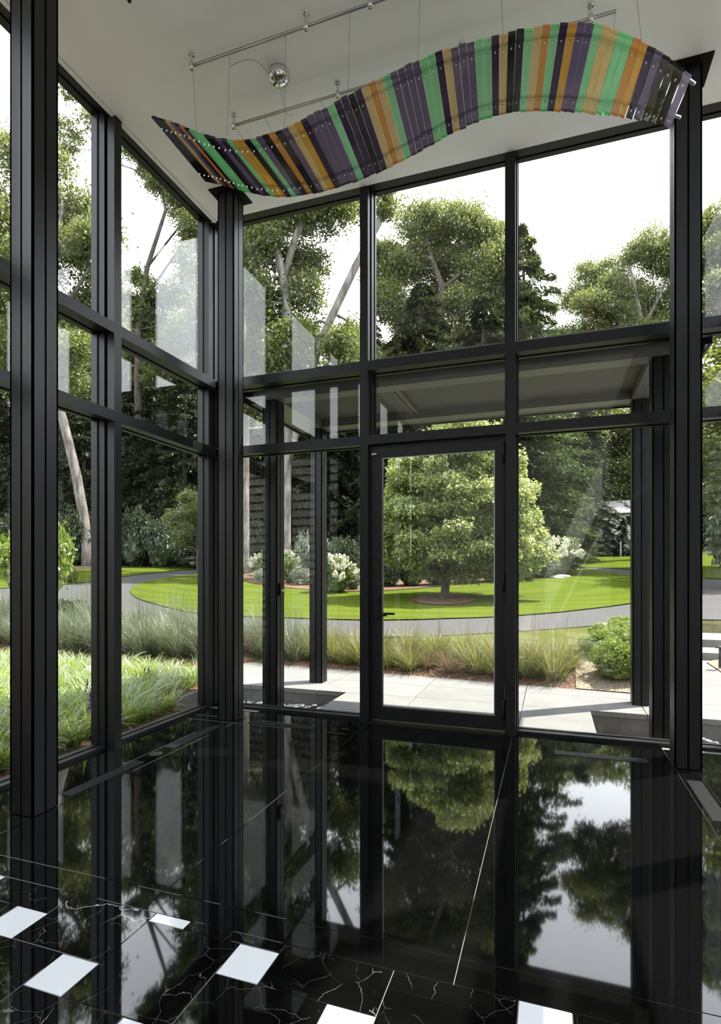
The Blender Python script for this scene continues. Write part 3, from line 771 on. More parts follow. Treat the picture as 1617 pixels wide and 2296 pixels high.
M['blade_dry'] = leaf_mat('dry_grass_blades', (0.15, 0.112, 0.066), vary=0.35, trans=0.35, gloss=0.02)

# ------------------------------------------------------------------ ground
def axis(*segs):
    out = []
    for a, b_, s in segs: out += list(np.arange(a, b_, s))
    return np.array(out + [segs[-1][1]])
gx = axis((-150, -40, 10), (-40, -20, 2), (-20, 12, 0.5), (12, 30, 2), (30, 150, 10))
gy = axis((-80, -8, 12), (-8, 4, 2), (4, 26, 0.5), (26, 50, 2), (50, 170, 8))
def walk_zone(x, y): return 0.19 * y + 0.1 < x < 0.19 * y + 1.5 and y < 13.0 and y > 6.0
_g0 = ground
def ground(x, y):
    z = _g0(x, y)
    return min(z, -0.6) if walk_zone(x, y) else z
gv = [(x, y, ground(x, y)) for y in gy for x in gx]
nx = len(gx)
gq = [(j * nx + i, j * nx + i + 1, (j + 1) * nx + i + 1, (j + 1) * nx + i) for j in range(len(gy) - 1) for i in range(nx - 1)]
# leave the footprint of the house open
def inside(q):
    cx = sum(gv[k][0] for k in q) / 4; cy = sum(gv[k][1] for k in q) / 4
    return -3.5 < cx < 1.5 and -4.5 < cy < 5.2
gnd = link('ground', np_mesh('ground', gv, [q for q in gq if not inside(q)], M['litter']))
tag(gnd, 'dark woodland soil under the trees', kind='structure')

def patch(name, poly, mat, off, step=0.6):
    """drape a world-space xy polygon over the ground"""
    poly = [Vector((p[0], p[1])) for p in poly]
    dense = []
    for i, p in enumerate(poly):
        q = poly[(i + 1) % len(poly)]; k = max(1, int((q - p).length / step))
        dense += [p.lerp(q, t / k) for t in range(k)]
    xs = [p.x for p in poly]; ys = [p.y for p in poly]
    st = max(step, math.sqrt((max(xs) - min(xs)) * (max(ys) - min(ys)) / 5000))
    arr = np.array([(p.x, p.y) for p in dense]); x2, y2 = np.roll(arr[:, 0], -1), np.roll(arr[:, 1], -1)
    pts = list(dense)
    for X in np.arange(min(xs) + st / 2, max(xs), st):
        for Y in np.arange(min(ys) + st / 2, max(ys), st):
            c = ((arr[:, 1] > Y) != (y2 > Y)); 
            with np.errstate(divide='ignore', invalid='ignore'):
                xi = (x2 - arr[:, 0]) * (Y - arr[:, 1]) / (y2 - arr[:, 1]) + arr[:, 0]
            if (c & (X < xi)).sum() % 2 and (np.hypot(arr[:, 0] - X, arr[:, 1] - Y)).min() > st * 0.35: pts.append(Vector((X, Y)))
    nb = len(dense)
    vs, _, fs, *_r = delaunay_2d_cdt(pts, [], [list(range(nb))], 1, 1e-5)
    mb = MB(); mb.add([(v.x, v.y, _g0(v.x, v.y) + off) for v in vs], [tuple(f) for f in fs])
    return mb.build(name, M[mat], smooth=True)
def smooth_poly(px, closed=True, n=6):
    """Catmull-Rom through pixel points, then onto the ground"""
    P = np.array(px, float); out = []
    for i in range(len(P)):
        p0, p1, p2, p3 = P[i - 1], P[i], P[(i + 1) % len(P)], P[(i + 2) % len(P)]
        for t in np.linspace(0, 1, n, endpoint=False):
            out.append(0.5 * (2 * p1 + (p2 - p0) * t + (2 * p0 - 5 * p1 + 4 * p2 - p3) * t * t + (3 * p1 - p0 - 3 * p2 + p3) * t ** 3))
    return [on_ground(u, v)[:2] for u, v in out]
drive_px = [(-300, 1336), (0, 1322), (131, 1313), (218, 1306), (300, 1291), (400, 1281), (480, 1276), (560, 1271), (700, 1267), (900, 1266), (1100, 1267), (1250, 1269), (1300, 1272), (1380, 1276), (1465, 1283), (1577, 1298), (1640, 1303), (1800, 1320), (1800, 1420), (1640, 1392), (1577, 1391), (1460, 1396), (1370, 1402), (1250, 1412), (1162, 1418), (1000, 1428), (860, 1432), (700, 1428), (600, 1425), (480, 1417), (300, 1410), (131, 1408), (0, 1412), (-300, 1440)]
o = patch('driveway', [on_ground(u, v)[:2] for u, v in drive_px], 'asphalt', 0.02, 0.7); tag(o, 'grey asphalt driveway looping around the lawn island', kind='structure')
isl_px = [(292, 1330), (300, 1318), (330, 1306), (380, 1297), (440, 1290), (500, 1286), (600, 1282), (760, 1279), (950, 1277), (1150, 1275), (1280, 1275), (1330, 1279), (1390, 1289), (1445, 1299), (1468, 1311), (1472, 1323), (1460, 1339), (1420, 1355), (1300, 1371), (1162, 1384), (1000, 1391), (850, 1394), (700, 1391), (560, 1386), (466, 1382), (400, 1371), (350, 1358), (310, 1345)]
o = patch('island_lawn', smooth_poly(isl_px, n=3), 'lawn', 0.05, 0.6); tag(o, 'mown green lawn island inside the driveway loop', kind='structure')
mul_px = [(540, 1292), (548, 1304), (580, 1313), (640, 1321), (720, 1328), (800, 1330), (880, 1327), (980, 1319), (1110, 1304), (1165, 1302), (1240, 1291), (1300, 1280), (1270, 1276), (1100, 1277), (900, 1279), (700, 1282), (600, 1285)]
o = patch('mulch_bed', smooth_poly(mul_px, n=2), 'mulch', 0.075, 0.6); tag(o, 'brown bark mulch bed under the island shrubs', kind='structure')
ring = [on_ground(995 + 71 * math.cos(a), 1349 + 12.5 * math.sin(a))[:2] for a in np.linspace(0, 2 * math.pi, 28, endpoint=False)]
o = patch('mulch_ring', ring, 'mulch', 0.075, 0.4); tag(o, 'round brown mulch ring at the foot of the dogwood', kind='structure')
o = patch('far_lawn_left', [on_ground(u, v)[:2] for u, v in [(-300, 1334), (0, 1321), (131, 1312), (218, 1305), (300, 1290), (400, 1280), (480, 1275), (560, 1270), (600, 1266), (480, 1266), (300, 1273), (131, 1283), (0, 1288), (-300, 1300)]], 'lawn', 0.03, 0.8)
tag(o, 'strip of lawn between the driveway and the dark woods on the left', kind='structure')
o = patch('far_lawn_right', [on_ground(u, v)[:2] for u, v in [(1290, 1271), (1380, 1275), (1465, 1282), (1577, 1297), (1640, 1302), (1800, 1318), (1900, 1262), (1640, 1242), (1500, 1247), (1300, 1250), (1240, 1262)]], 'lawn', 0.03, 1.0)
tag(o, 'far lawn in front of the arborvitae row on the right', kind='structure')
o = patch('verge_lawn', [on_ground(u, v)[:2] for u, v in [(560, 1428), (700, 1430), (860, 1434), (1000, 1430), (1162, 1420), (1250, 1414), (1330, 1408), (1318, 1440), (1305, 1470), (1250, 1492), (1162, 1488), (1000, 1478), (860, 1468), (700, 1458), (560, 1450)]], 'verge', 0.025, 0.4)
tag(o, 'patchy near lawn between the grasses and the driveway', kind='structure')
o = patch('gravel_bed', [(0.30, outer_edge(0.30) + 0.004), (0.95, outer_edge(0.95) + 0.004), (1.40, outer_edge(1.40) + 0.004)] + [on_ground(u, v)[:2] for u, v in [(1525, 1500), (1530, 1450), (1520, 1396), (1430, 1394), (1345, 1400), (1320, 1440), (1290, 1500)]], 'gravel', 0.03, 0.3)
tag(o, 'tan gravel bed under the boxwood shrubs', kind='structure')
o = patch('grass_bed', [(-14, 7.424), (-4.76, 7.424), (-4.7, 8.106), (0.32, outer_edge(0.32) + 0.004), (0.55, 9.0), (-4.5, 9.3), (-14, 9.0)], 'mulch', 0.015, 0.4)
tag(o, 'mulched bed under the row of ornamental grasses', kind='structure')
bed = MB().box(-9.4, -3.62, -2.0, 5.20, -0.62, -0.06).box(-9.4, -4.32, 5.20, 6.58, -0.62, -0.06).build('liriope_bed', M['mulch']); tag(bed, 'dark soil bed outside the left glass wall', kind='structure')

# ------------------------------------------------------------------ paving
ZP = -0.03
pav = MB().box(-4.7, 0.30, 6.55, 7.35, -0.55, ZP - 0.062).build('paving_base', M['stone_dark']); tag(pav, 'pale stone paving slabs of the entrance walk', kind='structure')
def pslab(poly, z=ZP, t=0.055, bev=0.003):
    cx = sum(p[0] for p in poly) / len(poly); cy = sum(p[1] for p in poly) / len(poly)
    def shr(p, d):
        v = Vector((cx - p[0], cy - p[1])); L = v.length
        return (p[0] + v.x * d / L, p[1] + v.y * d / L)
    P = [shr(p, 0.004) for p in poly]; Q = [shr(p, 0.004 + bev * 1.4) for p in poly]; n = len(P)
    mb = MB()
    vs = [(x, y, z - t) for x, y in P] + [(x, y, z - bev) for x, y in P] + [(x, y, z) for x, y in Q]
    fs = [tuple(range(n - 1, -1, -1)), tuple(range(2 * n, 3 * n))]
    for k in range(n):
        k2 = (k + 1) % n
        fs += [(k, k2, n + k2, n + k), (n + k, n + k2, 2 * n + k2, 2 * n + k)]
    mb.add(vs, fs)
    return link('paving_slab', mb.mesh('paving_slab', M['stone'], Vector((cx, cy, z))), pav, (cx, cy, z))
YM = 6.45
ex = [-2.40, -1.515, -0.30, 0.40]
for i in range(3):
    pslab([(ex[i], 5.345), (ex[i + 1], 5.345), (ex[i + 1], YM), (ex[i], YM)])
mxs = [-4.75, -3.75, -2.79, -1.53, -0.30, 0.95, 2.2]
for i in range(len(mxs) - 1):
    a, b_ = mxs[i], mxs[i + 1]
    pslab([(a, YM), (b_, YM), (b_, 7.16), (a, 7.16)])
    if i < 5: pslab([(a, 7.16), (b_, 7.16), (b_, outer_edge(b_)), (a, outer_edge(a + 0.001))])
pslab([(0.95, 7.16), (1.36, 7.16), (1.41, outer_edge(1.41)), (0.95, outer_edge(0.95))])
for i in range(7):
    a = -4.75 - 1.25 * (i + 1)
    pslab([(a, 6.60), (a + 1.25, 6.60), (a + 1.25, 7.42), (a, 7.42)])
lf = lambda y: 0.19 * y; rg = lambda y: 0.19 * y + 1.35
for y0_, y1_ in ((7.16, 8.4), (8.4, 9.6), (9.6, 10.76)):
    pslab([(lf(y0_), y0_), (rg(y0_) + 0.3, y0_), (rg(y1_) + 0.2, y1_), (lf(y1_), y1_)])
for i in range(4):  # unseen terrace added as a sunlit reflector beside the right glass wall
    for j in range(9):
        pslab([(2.42 + 1.2 * i, -4.6 + 1.22 * j), (3.62 + 1.2 * i, -4.6 + 1.22 * j), (3.62 + 1.2 * i, -3.38 + 1.22 * j), (2.42 + 1.2 * i, -3.38 + 1.22 * j)])
# walls of the sunken pebble pits
def pit_wall(name, x0, x1, y0_, y1_, z0, z1, lab):
    o = MB().box(x0, x1, y0_, y1_, z0, z1).build(name, M['stone_dark']); tag(o, lab, kind='structure')
pit_wall('pit_wall_left', -4.9, -2.42, YM + 0.012, YM + 0.10, -0.6, ZP - 0.055, 'grey stone wall of the left pebble pit')
pit_wall('pit_wall_right', 0.42, 2.4, YM + 0.012, YM + 0.10, -0.6, ZP - 0.055, 'grey stone wall of the right pebble pit')
pit_wall('walk_base', -2.38, 0.38, 5.36, YM - 0.02, -0.6, ZP - 0.056, 'stone base under the entrance walk')
pit_wall('pit_end_left', -4.31, -4.25, 5.2, YM, -0.6, -0.06, 'end wall of the left pebble pit')
pit_wall('house_plinth', -3.6, 1.56, 5.12, 5.345, -0.6, -0.125, 'stone plinth below the glass wall')
b = MB().box(-4.25, -2.4, 5.345, YM + 0.01, -0.62, -0.27).build('pit_floor_left', M['mulch']); tag(b, 'dark floor of the left pebble pit', kind='structure')
b = MB().box(0.4, 2.4, 5.345, YM + 0.01, -0.62, -0.27).build('pit_floor_right', M['mulch']); tag(b, 'dark floor of the right pebble pit', kind='structure')
# two broad steps up to the drive at the right edge
for k, (ya, yb, z, lab) in enumerate(((10.78, 11.62, 0.095, 'lower pale stone step leading up to the driveway at the right'), (11.62, 13.4, 0.23, 'upper pale stone landing meeting the driveway at the right'))):
    mb = MB(); vs = [(lf(ya) - 0.1, ya, -0.2), (rg(ya) + 0.2, ya, -0.2), (rg(yb) + 0.2, yb, -0.2), (lf(yb) - 0.1, yb, -0.2)]
    vs += [(x, y, z) for x, y, _ in vs]
    mb.add(vs, [(0, 3, 2, 1), (4, 5, 6, 7), (0, 1, 5, 4), (1, 2, 6, 5), (2, 3, 7, 6), (3, 0, 4, 7)])
    o = mb.build('stone_step', M['stone']); tag(o, lab, 'step')

# ------------------------------------------------------------------ pebbles
rng = np.random.default_rng(11)
def pebble_mesh(k):
    bm = bmesh.new(); bmesh.ops.create_icosphere(bm, subdivisions=2, radius=1.0)
    r = np.random.default_rng(k); q = r.normal(size=(3, 3)) * 0.14
    for v in bm.verts:
        c = v.co
        v.co = Vector((c.x * 0.050 * (1 + q[0] @ np.array(c) * 0.7), c.y * 0.036 * (1 + q[1] @ np.array(c) * 0.7), c.z * 0.021))
    me = bpy.data.meshes.new('pebble'); bm.to_mesh(me); bm.free(); me.materials.append(M['pebble'])
    me.polygons.foreach_set('use_smooth', [True] * len(me.polygons)); return me
PEB = [pebble_mesh(k) for k in range(6)]
def pebbles(x0, x1, y0_, y1_, z, n, where):
    pts = []; tries = 0
    while len(pts) < n and tries < 8000:
        tries += 1
        p = np.array([rng.uniform(x0, x1), rng.uniform(y0_, y1_)])
        if all(np.hypot(*(p - q)) > 0.062 for q in pts): pts.append(p)
    for p in pts:
        s = rng.uniform(0.8, 1.35)
        o = link('pebble', PEB[rng.integers(6)], None, (p[0], p[1], z + 0.018 * s + rng.uniform(0, 0.035)))
        o.rotation_euler = (rng.uniform(-0.35, 0.35), rng.uniform(-0.35, 0.35), rng.uniform(0, 6.28)); o.scale = (s, s, s)
        tag(o, f'smooth dark grey river pebble in the sunken pit {where}', 'pebble', f'river pebbles in the pit {where}')
pebbles(-4.15, -2.50, 5.62, 6.42, -0.27, 150, 'left of the entrance walk')
pebbles(1.25, 2.0, 5.50, 6.40, -0.27, 60, 'right of the entrance walk')
pebbles(0.50, 1.20, 5.50, 5.9, -0.27, 24, 'right of the entrance walk')

# ------------------------------------------------------------------ plants
def leaf_arr(C, L, W, rng, up=0.35, axis=None, spread=1.0):
    """diamond leaves; C (N,3)"""
    n = len(C)
    d = rng.normal(size=(n, 3)) * spread
    if axis is not None: d = d + axis
    d /= np.linalg.norm(d, axis=1)[:, None] + 1e-9
    nrm = rng.normal(size=(n, 3)); nrm[:, 2] = np.abs(nrm[:, 2]) + up * 2
    s = np.cross(d, nrm); s /= np.linalg.norm(s, axis=1)[:, None] + 1e-9
    sz = rng.uniform(0.65, 1.25, n)[:, None]
    l_, w_ = L * sz, W * sz
    V = np.stack([C - d * l_ * 0.5, C - s * w_ * 0.5 + d * l_ * 0.02, C + d * l_ * 0.5, C + s * w_ * 0.5 + d * l_ * 0.02], 1).reshape(-1, 3)
    return V, np.arange(n * 4).reshape(-1, 4)
def join_np(parts):
    V = []; Q = []; b_ = 0
    for v, q in parts:
        V.append(v); Q.append(q + b_); b_ += len(v)
    return np.concatenate(V), np.concatenate(Q)
def blob_leaves(c, r, n, rng, L, W, tuft=0.30, shell=0.45, up=0.35, zcut=None):
    """leaves in tufts through an ellipsoid"""
    c = np.array(c, float); r = np.array(r, float)
    m = max(3, n // 16)
    d = rng.normal(size=(m, 3)); d /= np.linalg.norm(d, axis=1)[:, None]
    rad = shell + (1 - shell) * rng.uniform(0, 1, m) ** 0.6
    rad = rad * rng.uniform(0.82, 1.12, m)
    T = d * rad[:, None] * r
    k = rng.integers(0, m, n)
    P = T[k] + rng.normal(size=(n, 3)) * tuft * np.array([1, 1, 0.6]) * rng.uniform(0.4, 1.2, m)[k][:, None]
    if zcut is not None: P = P[P[:, 2] > zcut]
    return leaf_arr(P + c, L, W, rng, up)
def np_part(name, VQ, mats, root):
    V, Q = VQ
    return link(name, np_mesh(name, V - np.array(ORG[root.name]), Q, mats), root)
def branch(mb, p0, p1, r0, r1, rng, bend=0.12, n=5, seg=6):
    p0, p1 = np.array(p0, float), np.array(p1, float); L = np.linalg.norm(p1 - p0)
    k = rng.normal(size=3) * bend * L; k[2] = abs(k[2]) * 0.4
    pts = [p0 + (p1 - p0) * t + k * math.sin(math.pi * t) for t in np.linspace(0, 1, n)]
    mb.tube([tuple(p) for p in pts], list(np.linspace(r0, r1, n)), seg)

def hero_tree(name, label, dep, trunks, blobs, leaf, bark, L, W, seed, dens=1.0, group=None, depth_r=1.0, tuft=0.32, shell=0.4):
    """trunks: lists of (u, v, radius_m); blobs: (u, v, r_px[, dz_depth, density]) in photo pixels at depth dep"""
    rng = np.random.default_rng(seed)
    u0, v0 = trunks[0][0][:2]
    bx_, by_ = xy_depth(u0, dep); bz = _g0(bx_, by_) - 0.05
    t = empty(name, (bx_, by_, bz)); tag(t, label, 'tree', group)
    mb = MB(); nodes = []
    for ti, tr in enumerate(trunks):
        pts = [at_depth(u, v, dep) for u, v, _ in tr]; rr = [a[2] for a in tr]
        if ti == 0:
            pts[0] = np.array([bx_, by_, bz]); pts.insert(1, pts[0] + (pts[1] - pts[0]) * min(0.5, 1.0 / max(0.1, np.linalg.norm(pts[1] - pts[0])))); rr = [rr[0] * 1.45, rr[0] * 1.02] + rr[1:]
        mb.tube([tuple(p) for p in pts], rr, 9)
        for a in range(len(pts) - 1):
            for s in np.linspace(0, 1, 5): nodes.append((pts[a] * (1 - s) + pts[a + 1] * s, rr[a] * (1 - s) + rr[a + 1] * s))
    N = np.array([a[0] for a in nodes])
    parts = []
    for bl in blobs:
        u, v, rp = bl[:3]
        dd = bl[3] if len(bl) > 3 else rng.uniform(-0.3, 1) * 2.4 * depth_r
        dn = bl[4] if len(bl) > 4 else 1.0
        c = at_depth(u, v, dep) + FW * dd
        r = rp * dep / F_PX
        n = int(1500 * dens * dn * max(0.5, r * r) / (L * 6))
        parts.append(blob_leaves(c, (r, r * rng.uniform(0.9, 1.2), r * rng.uniform(0.75, 0.95)), n, rng, L, W, tuft, shell))
        for _ in range(2):
            e_ = rng.normal(size=3); e_ *= r * rng.uniform(0.6, 1.0) / np.linalg.norm(e_); r2_ = r * rng.uniform(0.45, 0.65)
            parts.append(blob_leaves(c + e_, (r2_, r2_, r2_ * 0.8), int(n * 0.3), rng, L, W, tuft, shell))
        q = N.copy(); low = (N[:, 2] < c[2] + 0.2)
        dist = np.linalg.norm(N - c, axis=1) + np.where(low, 0, 50)
        k = int(dist.argmin())
        branch(mb, N[k], c, min(0.09, max(0.03, nodes[k][1] * 0.5)), 0.02, rng)
        for _ in range(3):
            e_ = c + rng.normal(size=3) * r * 0.55
            branch(mb, c - (c - N[k]) * 0.25, e_, 0.028, 0.010, rng, 0.15, 4, 5)
    mb.build('trunk', M[bark], t, True)
    np_part('foliage', join_np(parts), M[leaf], t)
    return t
hero_tree('oak_tree', 'grey-barked double oak with a leaning trunk behind the left front window', 27,
          [[(640, 1312, 0.30), (640, 1200, 0.27), (642, 1050, 0.25), (648, 900, 0.24), (648, 780, 0.23), (640, 650, 0.22), (628, 590, 0.20), (604, 505, 0.16), (588, 420, 0.12), (575, 300, 0.06)],
           [(632, 640, 0.16), (658, 545, 0.17), (688, 470, 0.15), (706, 380, 0.11), (715, 290, 0.06)],
           [(646, 1040, 0.18), (672, 930, 0.20), (695, 850, 0.20), (716, 772, 0.20), (758, 680, 0.19), (800, 592, 0.18), (846, 505, 0.17), (878, 430, 0.15), (905, 330, 0.10)]],
          [(570, 480, 55), (640, 420, 55), (720, 430, 50), (560, 590, 55), (615, 680, 62), (675, 640, 50), (690, 550, 45), (745, 460, 40), (580, 770, 62), (650, 790, 55), (715, 840, 50), (560, 860, 45), (600, 370, 70), (700, 340, 80), (858, 440, 24, 0, .6), (868, 478, 16, 0, .6), (780, 380, 50), (790, 700, 35), (775, 790, 45), (640, 560, 45), (600, 540, 45), (570, 680, 45), (650, 720, 50), (700, 720, 40), (610, 840, 45), (680, 480, 40), (790, 850, 45)],
          'leaf_oak', 'bark', 0.18, 0.10, 1, 1.15)
hero_tree('oak_tree', 'slender pale trunk beside the left corner column', 30,
          [[(548, 1296, 0.26), (549, 1150, 0.24), (550, 900, 0.21), (545, 700, 0.17), (540, 560, 0.1)]],
          [(520, 640, 60), (560, 700, 50), (500, 540, 60), (530, 450, 60), (480, 700, 60), (570, 920, 25, 3, .7)], 'leaf_oak', 'bark', 0.20, 0.11, 2, 0.9)
hero_tree('oak_tree', 'large round-crowned oak behind the middle upper pane', 36,
          [[(990, 1262, 0.36), (990, 900, 0.30), (989, 720, 0.26), (990, 640, 0.22), (962, 565, 0.14), (952, 520, 0.08)],
           [(990, 650, 0.15), (1035, 612, 0.13), (1090, 600, 0.08)], [(990, 690, 0.15), (1060, 640, 0.12), (1085, 560, 0.07)], [(988, 720, 0.14), (900, 690, 0.08)]],
          [(925, 505, 42), (965, 488, 42), (1015, 488, 45), (1065, 492, 45), (1100, 520, 40), (890, 560, 48), (860, 620, 42), (1120, 575, 40), (1035, 555, 48), (940, 570, 40), (1090, 640, 50), (1130, 680, 45), (870, 690, 48), (935, 730, 48), (1010, 760, 50), (1075, 745, 50), (880, 790, 45), (1135, 770, 50), (1160, 720, 40), (960, 830, 60), (1080, 840, 60), (850, 850, 50), (985, 525, 40), (905, 600, 42), (1000, 590, 36, 2.5), (1060, 600, 45), (915, 670, 45), (1030, 690, 45), (855, 560, 26), (1105, 610, 45), (975, 640, 40, 3)],
          'leaf_oak_light', 'bark_dark', 0.18, 0.105, 3, 1.45)
hero_tree('oak_tree', 'leafy oak with pale trunk behind the right upper pane', 41,
          [[(1453, 1268, 0.36), (1453, 1100, 0.29), (1456, 960, 0.27), (1450, 850, 0.25), (1440, 740, 0.2), (1425, 650, 0.13), (1410, 590, 0.07)], [(1445, 790, 0.14), (1370, 700, 0.10), (1310, 690, 0.05)], [(1440, 740, 0.14), (1490, 640, 0.1), (1510, 580, 0.05)]],
          [(1345, 610, 42), (1400, 580, 45), (1452, 560, 45), (1490, 590, 45), (1440, 640, 50), (1372, 665, 50), (1318, 690, 40), (1480, 700, 48), (1285, 735, 30), (1400, 722, 50), (1530, 650, 55), (1560, 580, 50), (1340, 750, 45), (1450, 770, 55), (1540, 760, 50), (1310, 640, 30), (1452, 1000, 18, -.5, .5), (1470, 1080, 16, -.5, .5), (1462, 1170, 14, -.5, .4)],
          'leaf_oak_light', 'bark', 0.18, 0.105, 4, 1.35)
hero_tree('oak_tree', 'tree with spreading boughs at the far right pane', 31,
          [[(1690, 1290, 0.34), (1672, 1000, 0.28), (1650, 800, 0.22), (1615, 690, 0.15), (1598, 600, 0.08)], [(1655, 840, 0.12), (1610, 780, 0.09), (1570, 800, 0.04)], [(1650, 800, 0.15), (1665, 600, 0.1), (1640, 480, 0.05)]],
          [(1625, 470, 40), (1600, 560, 30), (1650, 560, 50), (1650, 640, 50), (1595, 640, 22), (1700, 700, 80), (1620, 840, 42), (1590, 930, 42), (1670, 900, 70), (1600, 1020, 45), (1680, 450, 60), (1620, 1120, 50), (1720, 560, 80)], 'leaf_oak_light', 'bark_dark', 0.20, 0.11, 5, 1.2)
hero_tree('oak_tree', 'tall airy oak filling the leftmost upper pane', 25,
          [[(70, 1275, 0.32), (75, 1000, 0.27), (88, 820, 0.22), (110, 680, 0.17), (130, 560, 0.11), (140, 450, 0.06)], [(80, 900, 0.14), (30, 700, 0.1), (10, 520, 0.05)], [(95, 760, 0.13), (165, 660, 0.09), (200, 600, 0.05)]],
          [(150, 430, 45), (190, 480, 38), (165, 540, 50), (120, 480, 60), (60, 390, 55), (5, 350, 55), (205, 600, 38), (145, 640, 52), (30, 500, 70), (80, 600, 70), (205, 690, 36), (160, 730, 45), (5, 660, 65), (60, 760, 70), (190, 790, 40), (130, 830, 45), (-40, 480, 80), (-30, 780, 80), (110, 370, 40), (205, 540, 30)],
          'leaf_oak_light', 'bark_dark', 0.17, 0.095, 6, 1.1)
hero_tree('oak_tree', 'oak with overhanging boughs behind the second left pane', 43,
          [[(318, 1262, 0.34), (312, 1000, 0.29), (308, 850, 0.26), (310, 740, 0.22), (330, 600, 0.18), (372, 470, 0.13), (350, 390, 0.07)], [(318, 680, 0.10), (400, 560, 0.08), (450, 470, 0.05)], [(330, 600, 0.09), (440, 460, 0.07), (360, 400, 0.055), (272, 370, 0.04), (215, 300, 0.03), (150, 240, 0.015)]],
          [(330, 350, 34), (375, 375, 38), (400, 440, 42), (440, 510, 42), (445, 430, 40), (430, 580, 38), (350, 420, 22), (295, 345, 20, 0, .8), (165, 195, 34, 0, .6), (150, 290, 26, 0, .6), (195, 260, 20, 0, .5), (150, 330, 18, 0, .5), (300, 700, 42), (345, 650, 40), (420, 650, 40), (445, 720, 38), (300, 800, 42), (350, 840, 50), (420, 850, 50), (470, 620, 40), (490, 500, 50), (480, 380, 60), (380, 300, 50), (300, 610, 24), (275, 660, 20), (400, 760, 45)],
          'leaf_oak', 'bark_dark', 0.22, 0.12, 7, 1.3)
hero_tree('oak_tree', 'leaning pale trunk among dark shrubs behind the left pane', 34,
          [[(200, 1262, 0.32), (186, 1150, 0.30), (170, 1060, 0.285), (152, 985, 0.265), (138, 930, 0.25), (115, 830, 0.20), (90, 700, 0.10)]],
          [(100, 760, 55, 2), (140, 840, 40, 2), (60, 720, 60, 2), (120, 680, 50, 2)], 'leaf_oak', 'bark', 0.18, 0.1, 8, 0.7)

# kousa dogwood on the island: layered sprays
def dogwood():
    rng = np.random.default_rng(21)
    b0 = on_ground(997, 1346); dep = float((b0 - CAM) @ FW)
    t = empty('dogwood_tree', tuple(b0)); tag(t, 'layered light green dogwood on the lawn island seen through the door', 'tree')
    mb = MB(); nodes = []
    tr = [(997, 1348, 0.17), (998, 1325, 0.14), (1001, 1290, 0.13), (1010, 1230, 0.11), (1014, 1170, 0.09), (1012, 1100, 0.07), (1015, 1030, 0.04), (1012, 970, 0.02)]
    pts = [at_depth(u, v, dep) for u, v, _ in tr]
    mb.tube([tuple(p) for p in pts], [a[2] for a in tr], 10)
    px2m = dep / F_PX
    # (u, v, half width px) of every foliage layer
    layers = []
    prof = [(948, 985, 1070), (985, 935, 1125), (1015, 905, 1150), (1050, 885, 1165), (1085, 872, 1175), (1120, 855, 1178), (1155, 842, 1185), (1190, 828, 1192), (1222, 822, 1205), (1252, 850, 1195), (1280, 940, 1165), (1300, 1020, 1140)]
    for v in range(950, 1302, 19):
        ul = np.interp(v, [a[0] for a in prof], [a[1] for a in prof]) + rng.uniform(-8, 14); ur = np.interp(v, [a[0] for a in prof], [a[2] for a in prof]) + rng.uniform(-14, 8)
        k = max(3, int((ur - ul) / 44))
        for i in range(k):
            u = ul + (ur - ul) * (i + 0.5) / k + rng.uniform(-12, 12)
            layers.append((u, v + rng.uniform(-15, 15), rng.uniform(24, 44), (ul + ur) / 2, (ur - ul) / 2))
    parts = []
    for u, v, r, uc, hw in layers:
        e = max(0.15, 1 - ((u - uc) / hw) ** 2) ** 0.5
        for side in (-1, 1):
            dd = side * rng.uniform(0.25, 1.0) * e * hw * px2m
            c = at_depth(u, v, dep) + FW * dd
            R_ = r * px2m
            n = int(430 * R_ * R_ / 0.25)
            a = rng.uniform(0, 6.28, n); q = np.sqrt(rng.uniform(0, 1, n)) * R_
            P = np.stack([np.cos(a) * q, np.sin(a) * q, -0.25 * (q / R_) ** 2 * R_ + rng.normal(size=n) * 0.10], 1)
            ax = np.stack([np.cos(a), np.sin(a), np.full(n, -0.55)], 1) * 0.9
            parts.append(leaf_arr(P + c, 0.125, 0.070, rng, 0.9, ax, 0.55))
            k = int(np.argmin([np.linalg.norm(p - c) + (30 if p[2] > c[2] else 0) for p in pts]))
            branch(mb, pts[k], c + np.array([0, 0, -0.03]), 0.035, 0.008, rng, 0.10, 5, 5)
    mb.build('trunk', M['bark_dark'], t, True)
    np_part('foliage', join_np(parts), M['leaf_dogwood'], t)
dogwood()

# shared small-plant meshes ------------------------------------------------
def shrub_mesh(name, n, L, W, mat, seed, flat=0.85, shell=0.72, tuft=0.07, lumps=9):
    """unit shrub: about 1 m radius, sitting on z = 0"""
    rng = np.random.default_rng(seed); parts = []
    c0 = np.array([0, 0, 0.55 * flat])
    dirs = rng.normal(size=(lumps, 3)); dirs[:, 2] = np.abs(dirs[:, 2]) * 0.9 - 0.1; dirs /= np.linalg.norm(dirs, axis=1)[:, None]
    cs = [c0] + [c0 + d * np.array([0.55, 0.55, 0.5 * flat]) for d in dirs]
    rs = [np.array([0.72, 0.72, 0.58 * flat])] + [np.array([1, 1, 0.85]) * rng.uniform(0.34, 0.5) for _ in dirs]
    for c, r in zip(cs, rs):
        V, Q = blob_leaves(c, r, int(n / (lumps + 1)), rng, L, W, tuft, shell, 0.2)
        parts.append((V, Q))
    V, Q = join_np(parts)
    V[:, 2] = np.maximum(V[:, 2], 0.01)
    return np_mesh(name, V, Q, mat)
